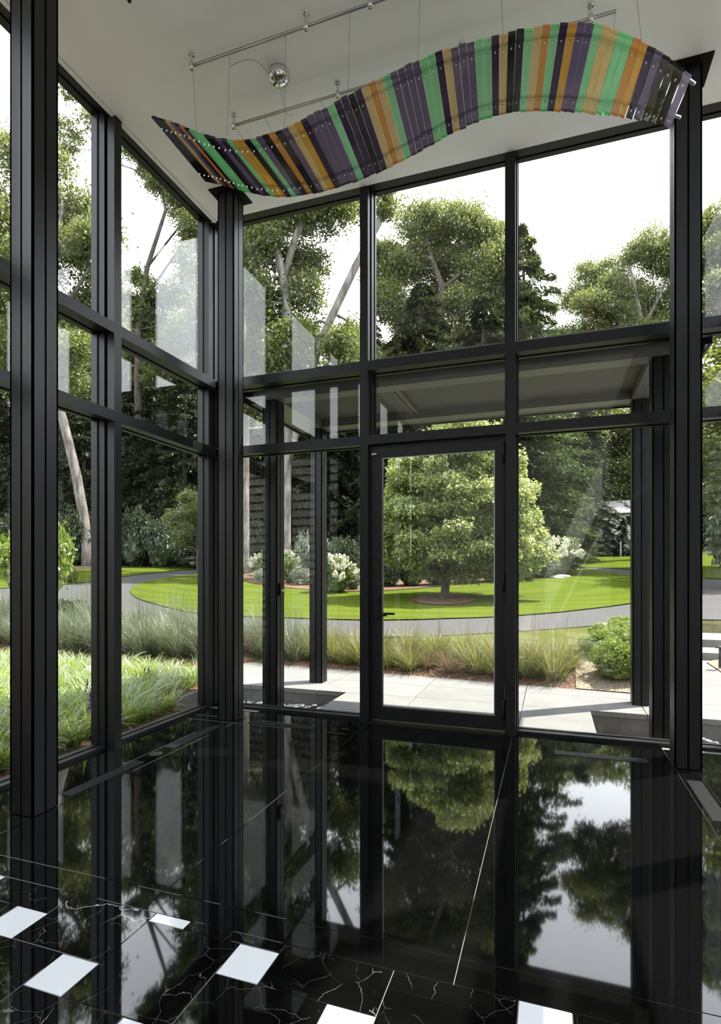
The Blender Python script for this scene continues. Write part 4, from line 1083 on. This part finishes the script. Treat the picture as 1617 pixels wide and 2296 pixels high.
def core_mesh(mat, seed):
    bm = bmesh.new(); bmesh.ops.create_icosphere(bm, subdivisions=3, radius=1.0); rng = np.random.default_rng(seed)
    for v in bm.verts:
        c = v.co; k = 1 + rng.uniform(-0.12, 0.12)
        v.co = Vector((c.x * 0.60 * k, c.y * 0.60 * k, max(0.0, 0.40 + c.z * 0.40 * k)))
    me = bpy.data.meshes.new('inner_growth'); bm.to_mesh(me); bm.free(); me.materials.append(mat); return me
SH = {}
for k, (mat, n, L, W, flat, sh) in {'dark': ('leaf_dark', 9000, 0.10, 0.045, 0.9, 0.7), 'grey': ('leaf_grey', 9000, 0.085, 0.04, 0.9, 0.7), 'box': ('leaf_box', 22000, 0.060, 0.034, 0.8, 0.80),
                                    'bright': ('leaf_bright', 8000, 0.085, 0.055, 1.0, 0.7), 'hydra': ('leaf_hydra', 7000, 0.11, 0.06, 0.95, 0.7)}.items():
    SH[k] = [(shrub_mesh('foliage', n, L, W, M[mat], 40 + i + len(k), flat, sh), core_mesh(M[mat], i)) for i in range(2)]
def shrub(name, label, kind, x, y, w, h, z=None, cat='shrub', group=None, rot=None, var=0):
    z = _g0(x, y) if z is None else z
    t = empty(name, (x, y, z)); tag(t, label, cat, group)
    rot = rng.uniform(0, 6.28) if rot is None else rot
    for nm, me in zip(('foliage', 'inner_growth'), SH[kind][var % 2]):
        o = link(nm, me, t, (x, y, z)); o.scale = (w / 2, w / 2, h / 1.15); o.rotation_euler = (0, 0, rot)
    return t
def shrub_px(name, label, kind, u, vb, wpx, hpx, push=0.5, **kw):
    """placed by the pixel of its foot"""
    p = on_ground(u, vb); dep = float((p - CAM) @ FW); w = wpx * dep / F_PX
    q = p + FW * w * push * 0.5
    return shrub(name, label, kind, q[0], q[1], w, hpx * dep / F_PX, **kw)

# hydrangeas with white panicles
def panicle_mesh(seed):
    r = np.random.default_rng(seed); n = 150
    z = r.uniform(0, 1, n) ** 1.2; a = r.uniform(0, 6.28, n); q = (1 - z * 0.85) * 0.10 * r.uniform(0.75, 1.05, n)
    P = np.stack([np.cos(a) * q, np.sin(a) * q, z * 0.26], 1)
    V, Q = leaf_arr(P, 0.055, 0.05, r, 0.4)
    return np_mesh('flower_panicle', V, Q, M['petal'])
PAN = [panicle_mesh(k) for k in range(3)]
def hydrangea(label, u, vb, wpx, hpx, npan, seed, side=0.0):
    t = shrub_px('hydrangea_shrub', label, 'hydra', u, vb, wpx, hpx, group='white hydrangeas on the island')
    r = np.random.default_rng(seed); o = ORG[t.name]
    p = on_ground(u, vb); dep = float((p - CAM) @ FW); w = wpx * dep / F_PX; h = hpx * dep / F_PX
    for k in range(npan):
        d = r.normal(size=3); d[2] = abs(d[2]) * 0.8 + 0.15; d = d / np.linalg.norm(d)
        if d @ FW > 0.35: d = d - FW * 1.2 * (d @ FW); d /= np.linalg.norm(d)
        d = d + RT * side; d /= np.linalg.norm(d)
        c = Vector((o.x + d[0] * w * 0.46, o.y + d[1] * w * 0.46, o.z + h * 0.42 + d[2] * h * 0.50))
        f = link('flower_panicle', PAN[k % 3], t, c)
        f.rotation_euler = Vector((d[0], d[1], d[2] + 0.6)).to_track_quat('Z', 'Y').to_euler(); s = r.uniform(0.85, 1.3); f.scale = (s, s, s)
hydrangea('white hydrangea bush behind the keypad post and the oak trunk', 615, 1305, 120, 66, 46, 3)
hydrangea('white flowering hydrangea bush just left of the door', 752, 1333, 92, 80, 40, 4)
hydrangea('broad white hydrangea bush at the right end of the island bed', 1256, 1293, 118, 84, 90, 5, 0.35)
# other island shrubs
shrub_px('island_shrub', 'low grey-green shrub in front of the left hydrangea', 'grey', 596, 1312, 66, 44)
shrub_px('island_shrub', 'low green shrub between the oak trunk and the outer post', 'grey', 678, 1316, 62, 48)
shrub_px('island_shrub', 'low yellow-green shrub right beside the oak trunk', 'hydra', 650, 1312, 40, 58)
shrub_px('island_shrub', 'tall grey-green shrub behind the outer left post', 'grey', 700, 1304, 90, 118)
shrub_px('island_shrub', 'dark green rhododendron left of the door mullion', 'dark', 775, 1308, 80, 110)
shrub_px('island_shrub', 'silvery shrub at the foot of the door-side hydrangea', 'grey', 792, 1326, 40, 40)
for k, (u, v, w, h, l_) in enumerate(((872, 1320, 70, 80, 'leftmost dark shrub under the dogwood'), (925, 1319, 80, 84, 'second dark shrub under the dogwood'), (985, 1317, 80, 82, 'dark shrub right behind the dogwood trunk'), (1050, 1312, 84, 84, 'rightmost dark shrub under the dogwood'))):
    shrub_px('rhododendron', l_, 'dark', u, v, w, h, var=k)
shrub_px('island_shrub', 'light green leafy shrub right of the door', 'hydra', 1180, 1305, 110, 96)
shrub_px('island_shrub', 'green shrub between the leafy shrub and the right hydrangea', 'grey', 1225, 1298, 80, 70)
shrub_px('island_shrub', 'rounded shrub at the right edge of the door pane', 'hydra', 1110, 1308, 80, 70)
rk = on_ground(1258, 1297)
def rock(p, s, label):
    bm = bmesh.new(); bmesh.ops.create_icosphere(bm, subdivisions=3, radius=1.0); r = np.random.default_rng(9); q = r.normal(size=(6, 3))
    for v in bm.verts:
        k = 1 + 0.12 * math.sin(2.3 * v.co.dot(Vector(q[0]))) + 0.08 * math.sin(5 * v.co.dot(Vector(q[1]))) + 0.04 * math.sin(11 * v.co.dot(Vector(q[2])))
        v.co = Vector((v.co.x * s[0] * k, v.co.y * s[1] * k, v.co.z * s[2] * k))
    me = bpy.data.meshes.new('rock'); bm.to_mesh(me); bm.free(); me.materials.append(M['rock'])
    o = link('rock', me, None, (p[0], p[1], _g0(p[0], p[1]) + 0.06)); tag(o, label, 'rock')
rock(rk, (0.42, 0.3, 0.12), 'flat pale rock at the lawn edge below the right hydrangea')
# boxwoods on the right
for k, (u, v, w, h, l_) in enumerate(((1405, 1545, 125, 92, 'largest boxwood ball nearest the paving'), (1452, 1530, 70, 78, 'boxwood behind the outer right post near the paving'), (1364, 1492, 92, 64, 'boxwood left of the outer right post'), (1336, 1470, 62, 46, 'small boxwood at the left of the boxwood group'), (1358, 1436, 64, 36, 'low boxwood behind the left boxwoods near the verge'), (1412, 1465, 90, 62, 'boxwood in the middle of the boxwood group'), (1450, 1452, 60, 64, 'boxwood between the two right posts'), (1412, 1430, 76, 42, 'boxwood near the driveway edge'), (1455, 1420, 50, 40, 'boxwood at the driveway between the two right posts'), (1400, 1406, 50, 26, 'farthest small boxwood by the driveway'))):
    shrub_px('boxwood', l_, 'box', u, v, w, h, group='boxwood shrubs right of the walk', var=k, push=0.8)
# left side plants
shrub_px('maple_shrub', 'bright lime green shrub between the near left column and the frame edge', 'bright', 52, 1356, 190, 180)
shrub_px('clipped_boxwood', 'clipped round boxwood ball beside the far lawn at the left', 'box', 142, 1308, 52, 40)
shrub_px('clipped_boxwood', 'dark clipped boxwood behind the grasses at the left', 'dark', 120, 1412, 130, 66)
shrub_px('low_shrub', 'small pale leafy shrub behind the grasses near the left mullion', 'bright', 205, 1408, 50, 36)

# ------------------------------------------------------------------ ornamental grasses and liriope
def blade_clump(n, length, width, rng, mats, lean=(0.25, 1.1), segs=4, droop=0.8, base=0.08, stalk=0):
    V = []; Q = []; mi = []; b_ = 0
    for i in range(n):
        a = rng.uniform(0, 6.28); th = rng.uniform(*lean) * rng.uniform(0.3, 1) ** 0.5; L = length * rng.uniform(0.6, 1.1)
        is_st = i < stalk
        if is_st: th *= 0.35; L = length * rng.uniform(1.35, 1.75)
        p = np.array([math.cos(a) * base * rng.uniform(0, 1), math.sin(a) * base * rng.uniform(0, 1), 0.0])
        w = width * rng.uniform(0.7, 1.2) * (0.7 if is_st else 1)
        hd = np.array([math.cos(a), math.sin(a), 0]); side = np.array([-math.sin(a), math.cos(a), 0]) + rng.normal(size=3) * 0.3
        dr = droop * (0.15 if is_st else 1)
        rows = []
        for s in range(segs + 1):
            t = s / segs; ww = w * (1 - t ** 2 * 0.92)
            rows.append((p - side * ww / 2, p + side * ww / 2))
            ang = th + dr * t ** 1.5
            p = p + (hd * math.sin(ang) + np.array([0, 0, math.cos(ang)])) * L / segs
            p[2] = max(p[2], 0.01)
        for l_, r_ in rows: V += [l_, r_]
        for s in range(segs):
            k = b_ + 2 * s; Q.append((k, k + 1, k + 3, k + 2)); mi.append((1 if is_st else (0 if rng.uniform() > 0.12 else min(1, len(mats) - 1))))
        b_ += 2 * (segs + 1)
    return np_mesh('blades', V, Q, mats, mi)
r0 = np.random.default_rng(77)
GR_BLUE = [blade_clump(420, 0.62, 0.0065, r0, [M['blade_blue'], M['blade_blue']], (0.05, 0.95), 5, 0.8, 0.13, 26) for _ in range(3)]
GR_YEL = [blade_clump(420, 0.52, 0.0060, r0, [M['blade_yellow'], M['blade_dry']], (0.05, 1.15), 5, 0.8, 0.13, 18) for _ in range(3)]
GR_DRY = [blade_clump(260, 0.40, 0.006, r0, [M['blade_dry'], M['blade_dry']], (0.2, 1.1), 5, 0.9, 0.10, 4)]
LIR = [blade_clump(70, 0.40, 0.0115, r0, [M['blade_liriope'], M['blade_liriope']], (0.15, 0.95), 5, 1.35, 0.06) for _ in range(4)]
def clump(name, me, x, y, z, s, label, cat, group):
    o = link(name, me, None, (x, y, z)); o.rotation_euler = (0, 0, rng.uniform(0, 6.28)); o.scale = (s, s, s * rng.uniform(0.9, 1.1))
    tag(o, label, cat, group); return o
LB = 'blue-green fountain grass clump in the row beyond the left walk'
LY = 'yellow-green fountain grass clump in the row beyond the entrance paving'
for row, (dy, st) in enumerate(((0.36, 0.36), (0.80, 0.42), (1.3, 0.55))):
    x = -12.5 + row * 0.2
    while x < -4.7:
        y = 7.42 + dy + rng.uniform(-0.1, 0.1)
        clump('fountain_grass_plant', GR_BLUE[rng.integers(3)], x, y, _g0(x, y), rng.uniform(0.95, 1.3), LB, 'grass', 'blue-green grasses beyond the left walk'); x += st * rng.uniform(0.8, 1.2)
for row, (dy, st) in enumerate(((0.30, 0.34), (0.78, 0.46))):
    x = -4.6 + row * 0.25
    while x < 0.38:
        y = outer_edge(x) + dy + rng.uniform(-0.08, 0.08)
        if x < -3.7 or (row == 1 and rng.uniform() < 0.25):
            clump('fountain_grass_plant', GR_BLUE[rng.integers(3)], x, y, _g0(x, y), rng.uniform(0.9, 1.15), 'blue-green fountain grass clump among the grasses beyond the entrance paving', 'grass', 'blue-green grasses beyond the entrance paving')
        elif row == 0 and -1.75 < x < -1.3:
            clump('fountain_grass_plant', GR_DRY[0], x, y, _g0(x, y), 1.0, 'dry brown grass clump in the row beyond the door', 'grass', 'dry grasses beyond the door')
        else:
            clump('fountain_grass_plant', GR_YEL[rng.integers(3)], x, y, _g0(x, y), rng.uniform(0.95, 1.2), LY, 'grass', 'yellow-green grasses beyond the entrance paving')
        x += st * rng.uniform(0.85, 1.15)
# liriope
def spike_mesh(seed):
    r = np.random.default_rng(seed); n = 90
    z = r.uniform(0.18, 0.36, n); a = r.uniform(0, 6.28, n); q = 0.011 * (1.25 - (z - 0.18) / 0.2)
    V, Q = leaf_arr(np.stack([np.cos(a) * q, np.sin(a) * q, z], 1), 0.014, 0.011, r, 0.3)
    return np_mesh('flower_spike', V, Q, M['petal_purple'])
SPK = spike_mesh(3)
def view_u(x, y):
    q = np.array([x, y, 0.0]); return CXP + F_PX * (q @ RT) / (q @ FW)
def liriope_where(x, y):
    u = view_u(x, y)
    if u < 76: return 'left of the large near column'
    if u < 235: return 'in the pane right of the large near column'
    return 'in the pane beside the left corner column'
nl = 0
for iy, y in enumerate(np.arange(1.55, 6.5, 0.205)):
    for x in np.arange(-3.82, min(-1.36 * y - 0.35, -4.75), -0.205):
        if nl >= 298: break
        X, Y = x + rng.uniform(-0.06, 0.06) + (iy % 2) * 0.1, y + rng.uniform(-0.05, 0.05)
        X = min(X, -3.94)
        if Y > 5.05 and X > -4.40: continue
        o = clump('liriope_plant', LIR[rng.integers(4)], X, Y, -0.06, rng.uniform(0.85, 1.2) * (0.78 if X > -4.0 else 1), 'strappy green liriope plant ' + liriope_where(X, Y), 'plant', 'liriope seen ' + liriope_where(X, Y))
        if rng.uniform() < 0.14:
            s = bpy.data.objects.new('flower_spike', SPK); COL.objects.link(s); s.parent = o; s['label'] = 'purple flower spike'
            s.rotation_euler = (rng.uniform(-0.2, 0.2), rng.uniform(-0.2, 0.2), 0)
        nl += 1
print('liriope', nl)

# ------------------------------------------------------------------ conifers and woods
def conifer_mesh(seed, H=14.0, Rb=3.4, n=32000, L=0.28, W=0.07, mat='leaf_conifer', droop=0.45, gap=0.68):
    r = np.random.default_rng(seed); levels = np.arange(0.6, H - 0.2, 0.42); C = []; A = []
    for z in levels:
        t = z / H; Rz = Rb * (1 - t) ** gap * r.uniform(0.75, 1.1) + 0.15; nb = int(5 + 7 * (1 - t))
        for k in range(nb):
            a = r.uniform(0, 6.28); Lb = Rz * r.uniform(0.65, 1.15); m = int(n / len(levels) / nb * (Lb / (Rb * 0.6)) ** 0.7) + 4
            s = r.uniform(0.12, 1, m) ** 0.75; hd = np.array([math.cos(a), math.sin(a), 0.0]); sd_ = np.array([-hd[1], hd[0], 0.0])
            wd = (1 - s) * 0.38 * Lb + 0.10
            P = hd * (s * Lb)[:, None] + sd_ * (r.normal(size=m) * wd * 0.55)[:, None]
            P[:, 2] = z + 0.12 * Lb - droop * Lb * s ** 1.6 + r.normal(size=m) * 0.07
            C.append(P); A.append(np.tile(hd * 0.9 + np.array([0, 0, -0.5]), (m, 1)))
    C = np.concatenate(C); A = np.concatenate(A)
    V, Q = leaf_arr(C, L, W, r, 0.5, A, 0.55)
    return np_mesh('foliage', V, Q, M[mat])
def trunk_mesh(H, r, mat, lean=0.0):
    mb = MB(); mb.tube([(0, 0, -0.3), (0, 0, 0.6), (lean * 0.3, 0, H * 0.35), (lean * 0.6, 0.1, H * 0.7), (lean, 0, H * 0.97)], [r * 1.4, r, r * 0.8, r * 0.5, r * 0.1], 8)
    return mb.mesh('trunk', M[mat], smooth=True)
CON = [(conifer_mesh(1), trunk_mesh(14, 0.2, 'bark_dark')), (conifer_mesh(2, 14, 3.0, droop=0.6), trunk_mesh(14, 0.18, 'bark_dark'))]
SPR = [(conifer_mesh(3, 14, 3.4, 60000, 0.27, 0.065, 'leaf_spruce', 0.2, 0.62), trunk_mesh(14, 0.2, 'bark_dark'))]
def decid_mesh(seed, mat, H=14.0, L=0.24, W=0.14):
    r = np.random.default_rng(seed); parts = []; mb = MB()
    mb.tube([(0, 0, -0.3), (0, 0, 0.5), (0.1, 0, H * 0.4), (0.0, 0.2, H * 0.75)], [0.34, 0.25, 0.2, 0.08], 8)
    for k in range(24):
        a = r.uniform(0, 6.28); z = r.uniform(0.28, 0.93); q = 3.6 * math.sin(math.pi * min(1, (z - 0.12) / 0.92)) ** 0.7 * r.uniform(0.3, 0.9)
        c = np.array([math.cos(a) * q, math.sin(a) * q, z * H]); rr = r.uniform(1.0, 1.6)
        parts.append(blob_leaves(c, (rr, rr, rr * 0.8), 1000, r, L, W, 0.3, 0.4))
        branch(mb, (0, 0, max(2.5, z * H - q)), c, 0.07, 0.02, r)
    V, Q = join_np(parts)
    return np_mesh('foliage', V, Q, M[mat]), mb.mesh('trunk', M['bark_dark'], smooth=True)
DEC = [decid_mesh(5, 'leaf_oak'), decid_mesh(6, 'leaf_oak_light'), decid_mesh(8, 'leaf_oak')]
def place_tree(name, meshes, x, y, h, w, label, group=None, H=14.0, z=None):
    z = _g0(x, y) if z is None else z
    t = empty(name, (x, y, z)); tag(t, label, 'tree', group); rot = rng.uniform(0, 6.28)
    for nm, me in zip(('foliage', 'trunk'), meshes):
        o = link(nm, me, t, (x, y, z)); o.scale = (w, w, h / H); o.rotation_euler = (0, 0, rot)
    return t
GF = 'trees of the woods behind the driveway'
def seen_through(u):
    if u < 240: return 'first left pane'
    if u < 520: return 'second left pane'
    if u < 830: return 'window left of the door'
    if u < 1150: return 'glass door'
    return 'window right of the door'
def tree_px(name, meshes, u, vtop, dep, wfac, label, group=None):
    if group == GF:
        label = label + ' seen through the ' + seen_through(u); group = group + ', ' + seen_through(u)
    x, y = xy_depth(u, dep); z = _g0(x, y); ztop = EYE + (HY - vtop) / F_PX * dep
    return place_tree(name, meshes, x, y, ztop - z, wfac, label, group)
tree_px('spruce_tree', SPR[0], 1172, 500, 35, 1.45, 'tall spruce with feathery tips beside the right upper pane mullion')
tree_px('hemlock_tree', CON[1], 945, 625, 31, 1.7, 'drooping hemlock in front of the large round oak')
tree_px('hemlock_tree', CON[0], 1085, 660, 33, 1.7, 'hemlock right of the drooping hemlock behind the door')
tree_px('spruce_tree', SPR[0], 1215, 965, 40, 1.3, 'shorter feathery evergreen right of the door behind the light shrub')
tree_px('spruce_tree', SPR[0], 1262, 1075, 42, 0.95, 'low feathery evergreen left of the arborvitae row')
# small light tree at the wood edge on the left
sx_, sy_ = xy_depth(445, 30)
place_tree('young_tree', DEC[1], sx_, sy_, 4.6, 0.42, 'small light green tree by the drive left of the corner column')
for k, u in enumerate((1290, 1325, 1362, 1397, 1432, 1475)):
    tree_px('arborvitae', CON[k % 2], u, 1158 + (k * 37) % 22, 47, 0.36, f'narrow dark arborvitae, {("first", "second", "third", "fourth", "fifth", "sixth")[k]} from the left in the row beyond the right lawn', 'arborvitae row beyond the right lawn')
for k, u in enumerate((1335, 1392)):
    x, y = xy_depth(u, 44.5); z = _g0(x, y)
    o = MB().box(x - 0.06, x + 0.06, y - 0.06, y + 0.06, z - 0.1, z + 1.25).box(x - 0.075, x + 0.075, y - 0.075, y + 0.075, z + 1.25, z + 1.30).build('fence_post', M['rock'])
    tag(o, ('left', 'right')[k] + ' slim pale post standing in front of the arborvitae row', 'post', 'pale posts before the arborvitae')
# dark woods: hemlocks behind the drive, taller broadleaf trees behind
LH = 'dark hemlock in the woods behind the driveway'; LD = 'broadleaf tree in the woods behind the driveway'
wr_ = np.random.default_rng(123)
for u in range(-260, 900, 62):
    d = wr_.uniform(37, 42); tree_px('hemlock_tree', CON[wr_.integers(2)], u + wr_.uniform(-18, 18), wr_.uniform(800, 930), d, wr_.uniform(1.15, 1.4), LH, GF)
for u in range(-300, 940, 70):
    d = wr_.uniform(46, 52); tree_px('hemlock_tree', CON[wr_.integers(2)], u + wr_.uniform(-20, 20), wr_.uniform(700, 850), d, wr_.uniform(1.4, 1.7), LH, GF)
for u in range(-300, 1000, 105):
    d = wr_.uniform(54, 62); tree_px('woodland_tree', DEC[wr_.integers(3)], u + wr_.uniform(-30, 30), wr_.uniform(640, 800), d, wr_.uniform(1.4, 1.8), LD, GF)
for u in range(920, 1950, 85):
    d = wr_.uniform(56, 66); tree_px('woodland_tree', DEC[wr_.integers(3)], u + wr_.uniform(-30, 30), wr_.uniform(800, 930), d, wr_.uniform(1.2, 1.6), LD, GF)
for u in range(860, 1330, 75):
    d = wr_.uniform(43, 50); tree_px('hemlock_tree', CON[wr_.integers(2)], u + wr_.uniform(-20, 20), wr_.uniform(840, 960), d, wr_.uniform(1.2, 1.5), LH, GF)
for u in range(1720, 5200, 210):
    d = wr_.uniform(24, 30) if u < 2600 else wr_.uniform(16, 20); tree_px('woodland_tree', DEC[wr_.integers(3)], u + wr_.uniform(-30, 30), wr_.uniform(640, 800) if u < 2600 else 560, d, wr_.uniform(1.0, 1.3), 'broadleaf tree beyond the right edge of the view', 'trees beyond the right edge')
for u in range(1250, 1760, 52):
    d = wr_.uniform(64, 72); tree_px('hemlock_tree', CON[wr_.integers(2)], u + wr_.uniform(-15, 15), wr_.uniform(900, 1010), d, wr_.uniform(1.5, 1.9), LH, GF)
for u in range(1700, 3300, 130):  # unseen shrubs added to block bright sky reflected in the left glass
    d = wr_.uniform(19, 23); x, y = xy_depth(u, d)
    shrub('understory_shrub', 'tall dark shrub beyond the right edge of the view', 'dark', x, y, 3.4, wr_.uniform(3.2, 4.4), group='tall shrubs beyond the right edge', var=u)
# dense dark shrubs along the wood edge
for k, u in enumerate(range(-200, 560, 46)):
    d = wr_.uniform(33.5, 36); x, y = xy_depth(u + wr_.uniform(-10, 10), d)
    shrub('understory_shrub', 'dense dark evergreen shrub along the wood edge behind the drive', 'dark', x, y, wr_.uniform(2.4, 3.4), wr_.uniform(2.0, 3.6), group='dark shrubs along the wood edge', var=k)
for k, u in enumerate(range(560, 1260, 70)):
    d = wr_.uniform(38, 42); x, y = xy_depth(u + wr_.uniform(-14, 14), d)
    shrub('understory_shrub', 'dark evergreen shrub beyond the island at the wood edge', 'dark', x, y, wr_.uniform(2.6, 3.8), wr_.uniform(2.2, 3.4), group='dark shrubs beyond the island', var=k)

# far house on the right
hx_, hy_ = xy_depth(1388, 53); hz_ = _g0(hx_, hy_)
M['siding'] = pbsdf('white_siding', (0.62, 0.62, 0.60), 0.7); M['roofing'] = noise_col('pale_roof_shingles', [(0.3, (0.30, 0.29, 0.28)), (0.7, (0.42, 0.41, 0.40))], 8, rough=0.9)
hs = empty('far_house', (hx_, hy_, hz_)); tag(hs, 'white house with pale roof glimpsed beyond the arborvitae', 'house')
zt = lambda v: EYE + (HY - v) / F_PX * 53
MB().box(hx_ - 2.4, hx_ + 3.2, hy_, hy_ + 6, hz_, zt(1152)).build('wall', M['siding'], hs)
mb = MB(); a, b_ = zt(1151), zt(1128)
mb.add([(hx_ - 2.8, hy_ - 0.5, a), (hx_ + 3.6, hy_ - 0.5, a), (hx_ + 3.6, hy_ + 3, b_ + 0.6), (hx_ - 2.8, hy_ + 3, b_ + 0.6), (hx_ - 2.8, hy_ + 6.5, a), (hx_ + 3.6, hy_ + 6.5, a)], [(0, 1, 2, 3), (3, 2, 5, 4), (0, 3, 4), (1, 5, 2)])
mb.build('roof', M['roofing'], hs)
wdw = MB().box(hx_ + 0.6, hx_ + 1.3, hy_ - 0.05, hy_, zt(1178), zt(1158)).build('window', M['vent'], hs)
MB().box(hx_ + 0.68, hx_ + 1.22, hy_ - 0.06, hy_ - 0.05, zt(1176), zt(1160)).build('pane', M['glass'], wdw)

# drain at the drive edge, path light at the right
p = on_ground(902, 1429); gz_ = _g0(p[0], p[1]) + 0.03
dg = empty('drain_grate', (p[0], p[1], gz_)); tag(dg, 'dark slotted drain grate at the near driveway edge', 'drain')
MB().box(p[0] - 0.26, p[0] + 0.26, p[1] - 0.2, p[1] + 0.2, gz_ - 0.03, gz_ - 0.005).build('drain_tray', M['gasket'], dg)
for k in range(9):
    x = p[0] - 0.25 + 0.5 * (k + 0.5) / 9
    MB().box(x - 0.012, x + 0.012, p[1] - 0.2, p[1] + 0.2, gz_ - 0.005, gz_ + 0.004).build('grate_bar', M['stone_dark'], dg)
p = on_z(1616, 1497, 0.0)
lt = empty('path_light', (p[0], p[1], 0.0)); tag(lt, 'black tapered path light standing in gravel at the right frame edge', 'path light')
MB().lathe([(0.030, 0.0), (0.022, 0.30)], (p[0], p[1], 0.0), 14).build('stem', M['steel_black'], lt, True)
MB().lathe([(0.07, 0.300), (0.07, 0.315), (0.02, 0.335)], (p[0], p[1], 0.0), 18).build('hat', M['steel_black'], lt, True)
gb = MB(); q = [on_z(1585, 1484, -0.012), on_z(1640, 1470, -0.012), on_z(1760, 1560, -0.012), on_z(1640, 1520, -0.012)]
gb.add([tuple(a) for a in q] + [(a[0], a[1], -0.03) for a in q], [(3, 2, 1, 0), (0, 1, 5, 4), (1, 2, 6, 5), (2, 3, 7, 6), (3, 0, 4, 7)])
o = gb.build('gravel_strip', M['gravel']); tag(o, 'gravel wedge beside the right walk', kind='structure')

# shingled wings of the house outside the view (they show in the glass reflections)
M['shingle'] = noise_col('weathered_shingles', [(0.3, (0.20, 0.20, 0.18)), (0.7, (0.32, 0.32, 0.29))], 6, detail=7, rough=0.9, stretch=(1, 1, 3))
def wing(name, x0, x1, y0_, y1_, h, face, lab):
    w = empty(name, ((x0 + x1) / 2, (y0_ + y1_) / 2, -0.5)); tag(w, lab, kind='structure')
    MB().box(x0, x1, y0_, y1_, -0.5, h).build('wall_body', M['shingle'], w)
    z = -0.4
    while z < h - 0.1:
        mb = MB()
        if face == '+y': mb.add([(x0, y1_ + 0.035, z), (x1, y1_ + 0.035, z), (x1, y1_ + 0.004, z + 0.22), (x0, y1_ + 0.004, z + 0.22), (x0, y1_, z), (x1, y1_, z)], [(1, 0, 3, 2), (0, 1, 5, 4)])
        else: mb.add([(x0 - 0.035, y0_, z), (x0 - 0.035, y1_, z), (x0 - 0.004, y1_, z + 0.22), (x0 - 0.004, y0_, z + 0.22), (x0, y0_, z), (x0, y1_, z)], [(0, 1, 2, 3), (1, 0, 4, 5)])
        mb.build('shingle_course', M['shingle'], w); z += 0.22
wing('house_wing_left', -13.0, -4.4, -7.0, -2.6, 4.6, '+y', 'shingled house wing behind the viewer on the left')
wing('house_wing_right', 2.4, 11.0, -7.0, -2.6, 4.6, '+y', 'shingled house wing behind the viewer on the right')
wing('garage_wing', 5.2, 11.0, 8.0, 11.5, 4.4, '-x', 'shingled garage wing outside the view on the right')
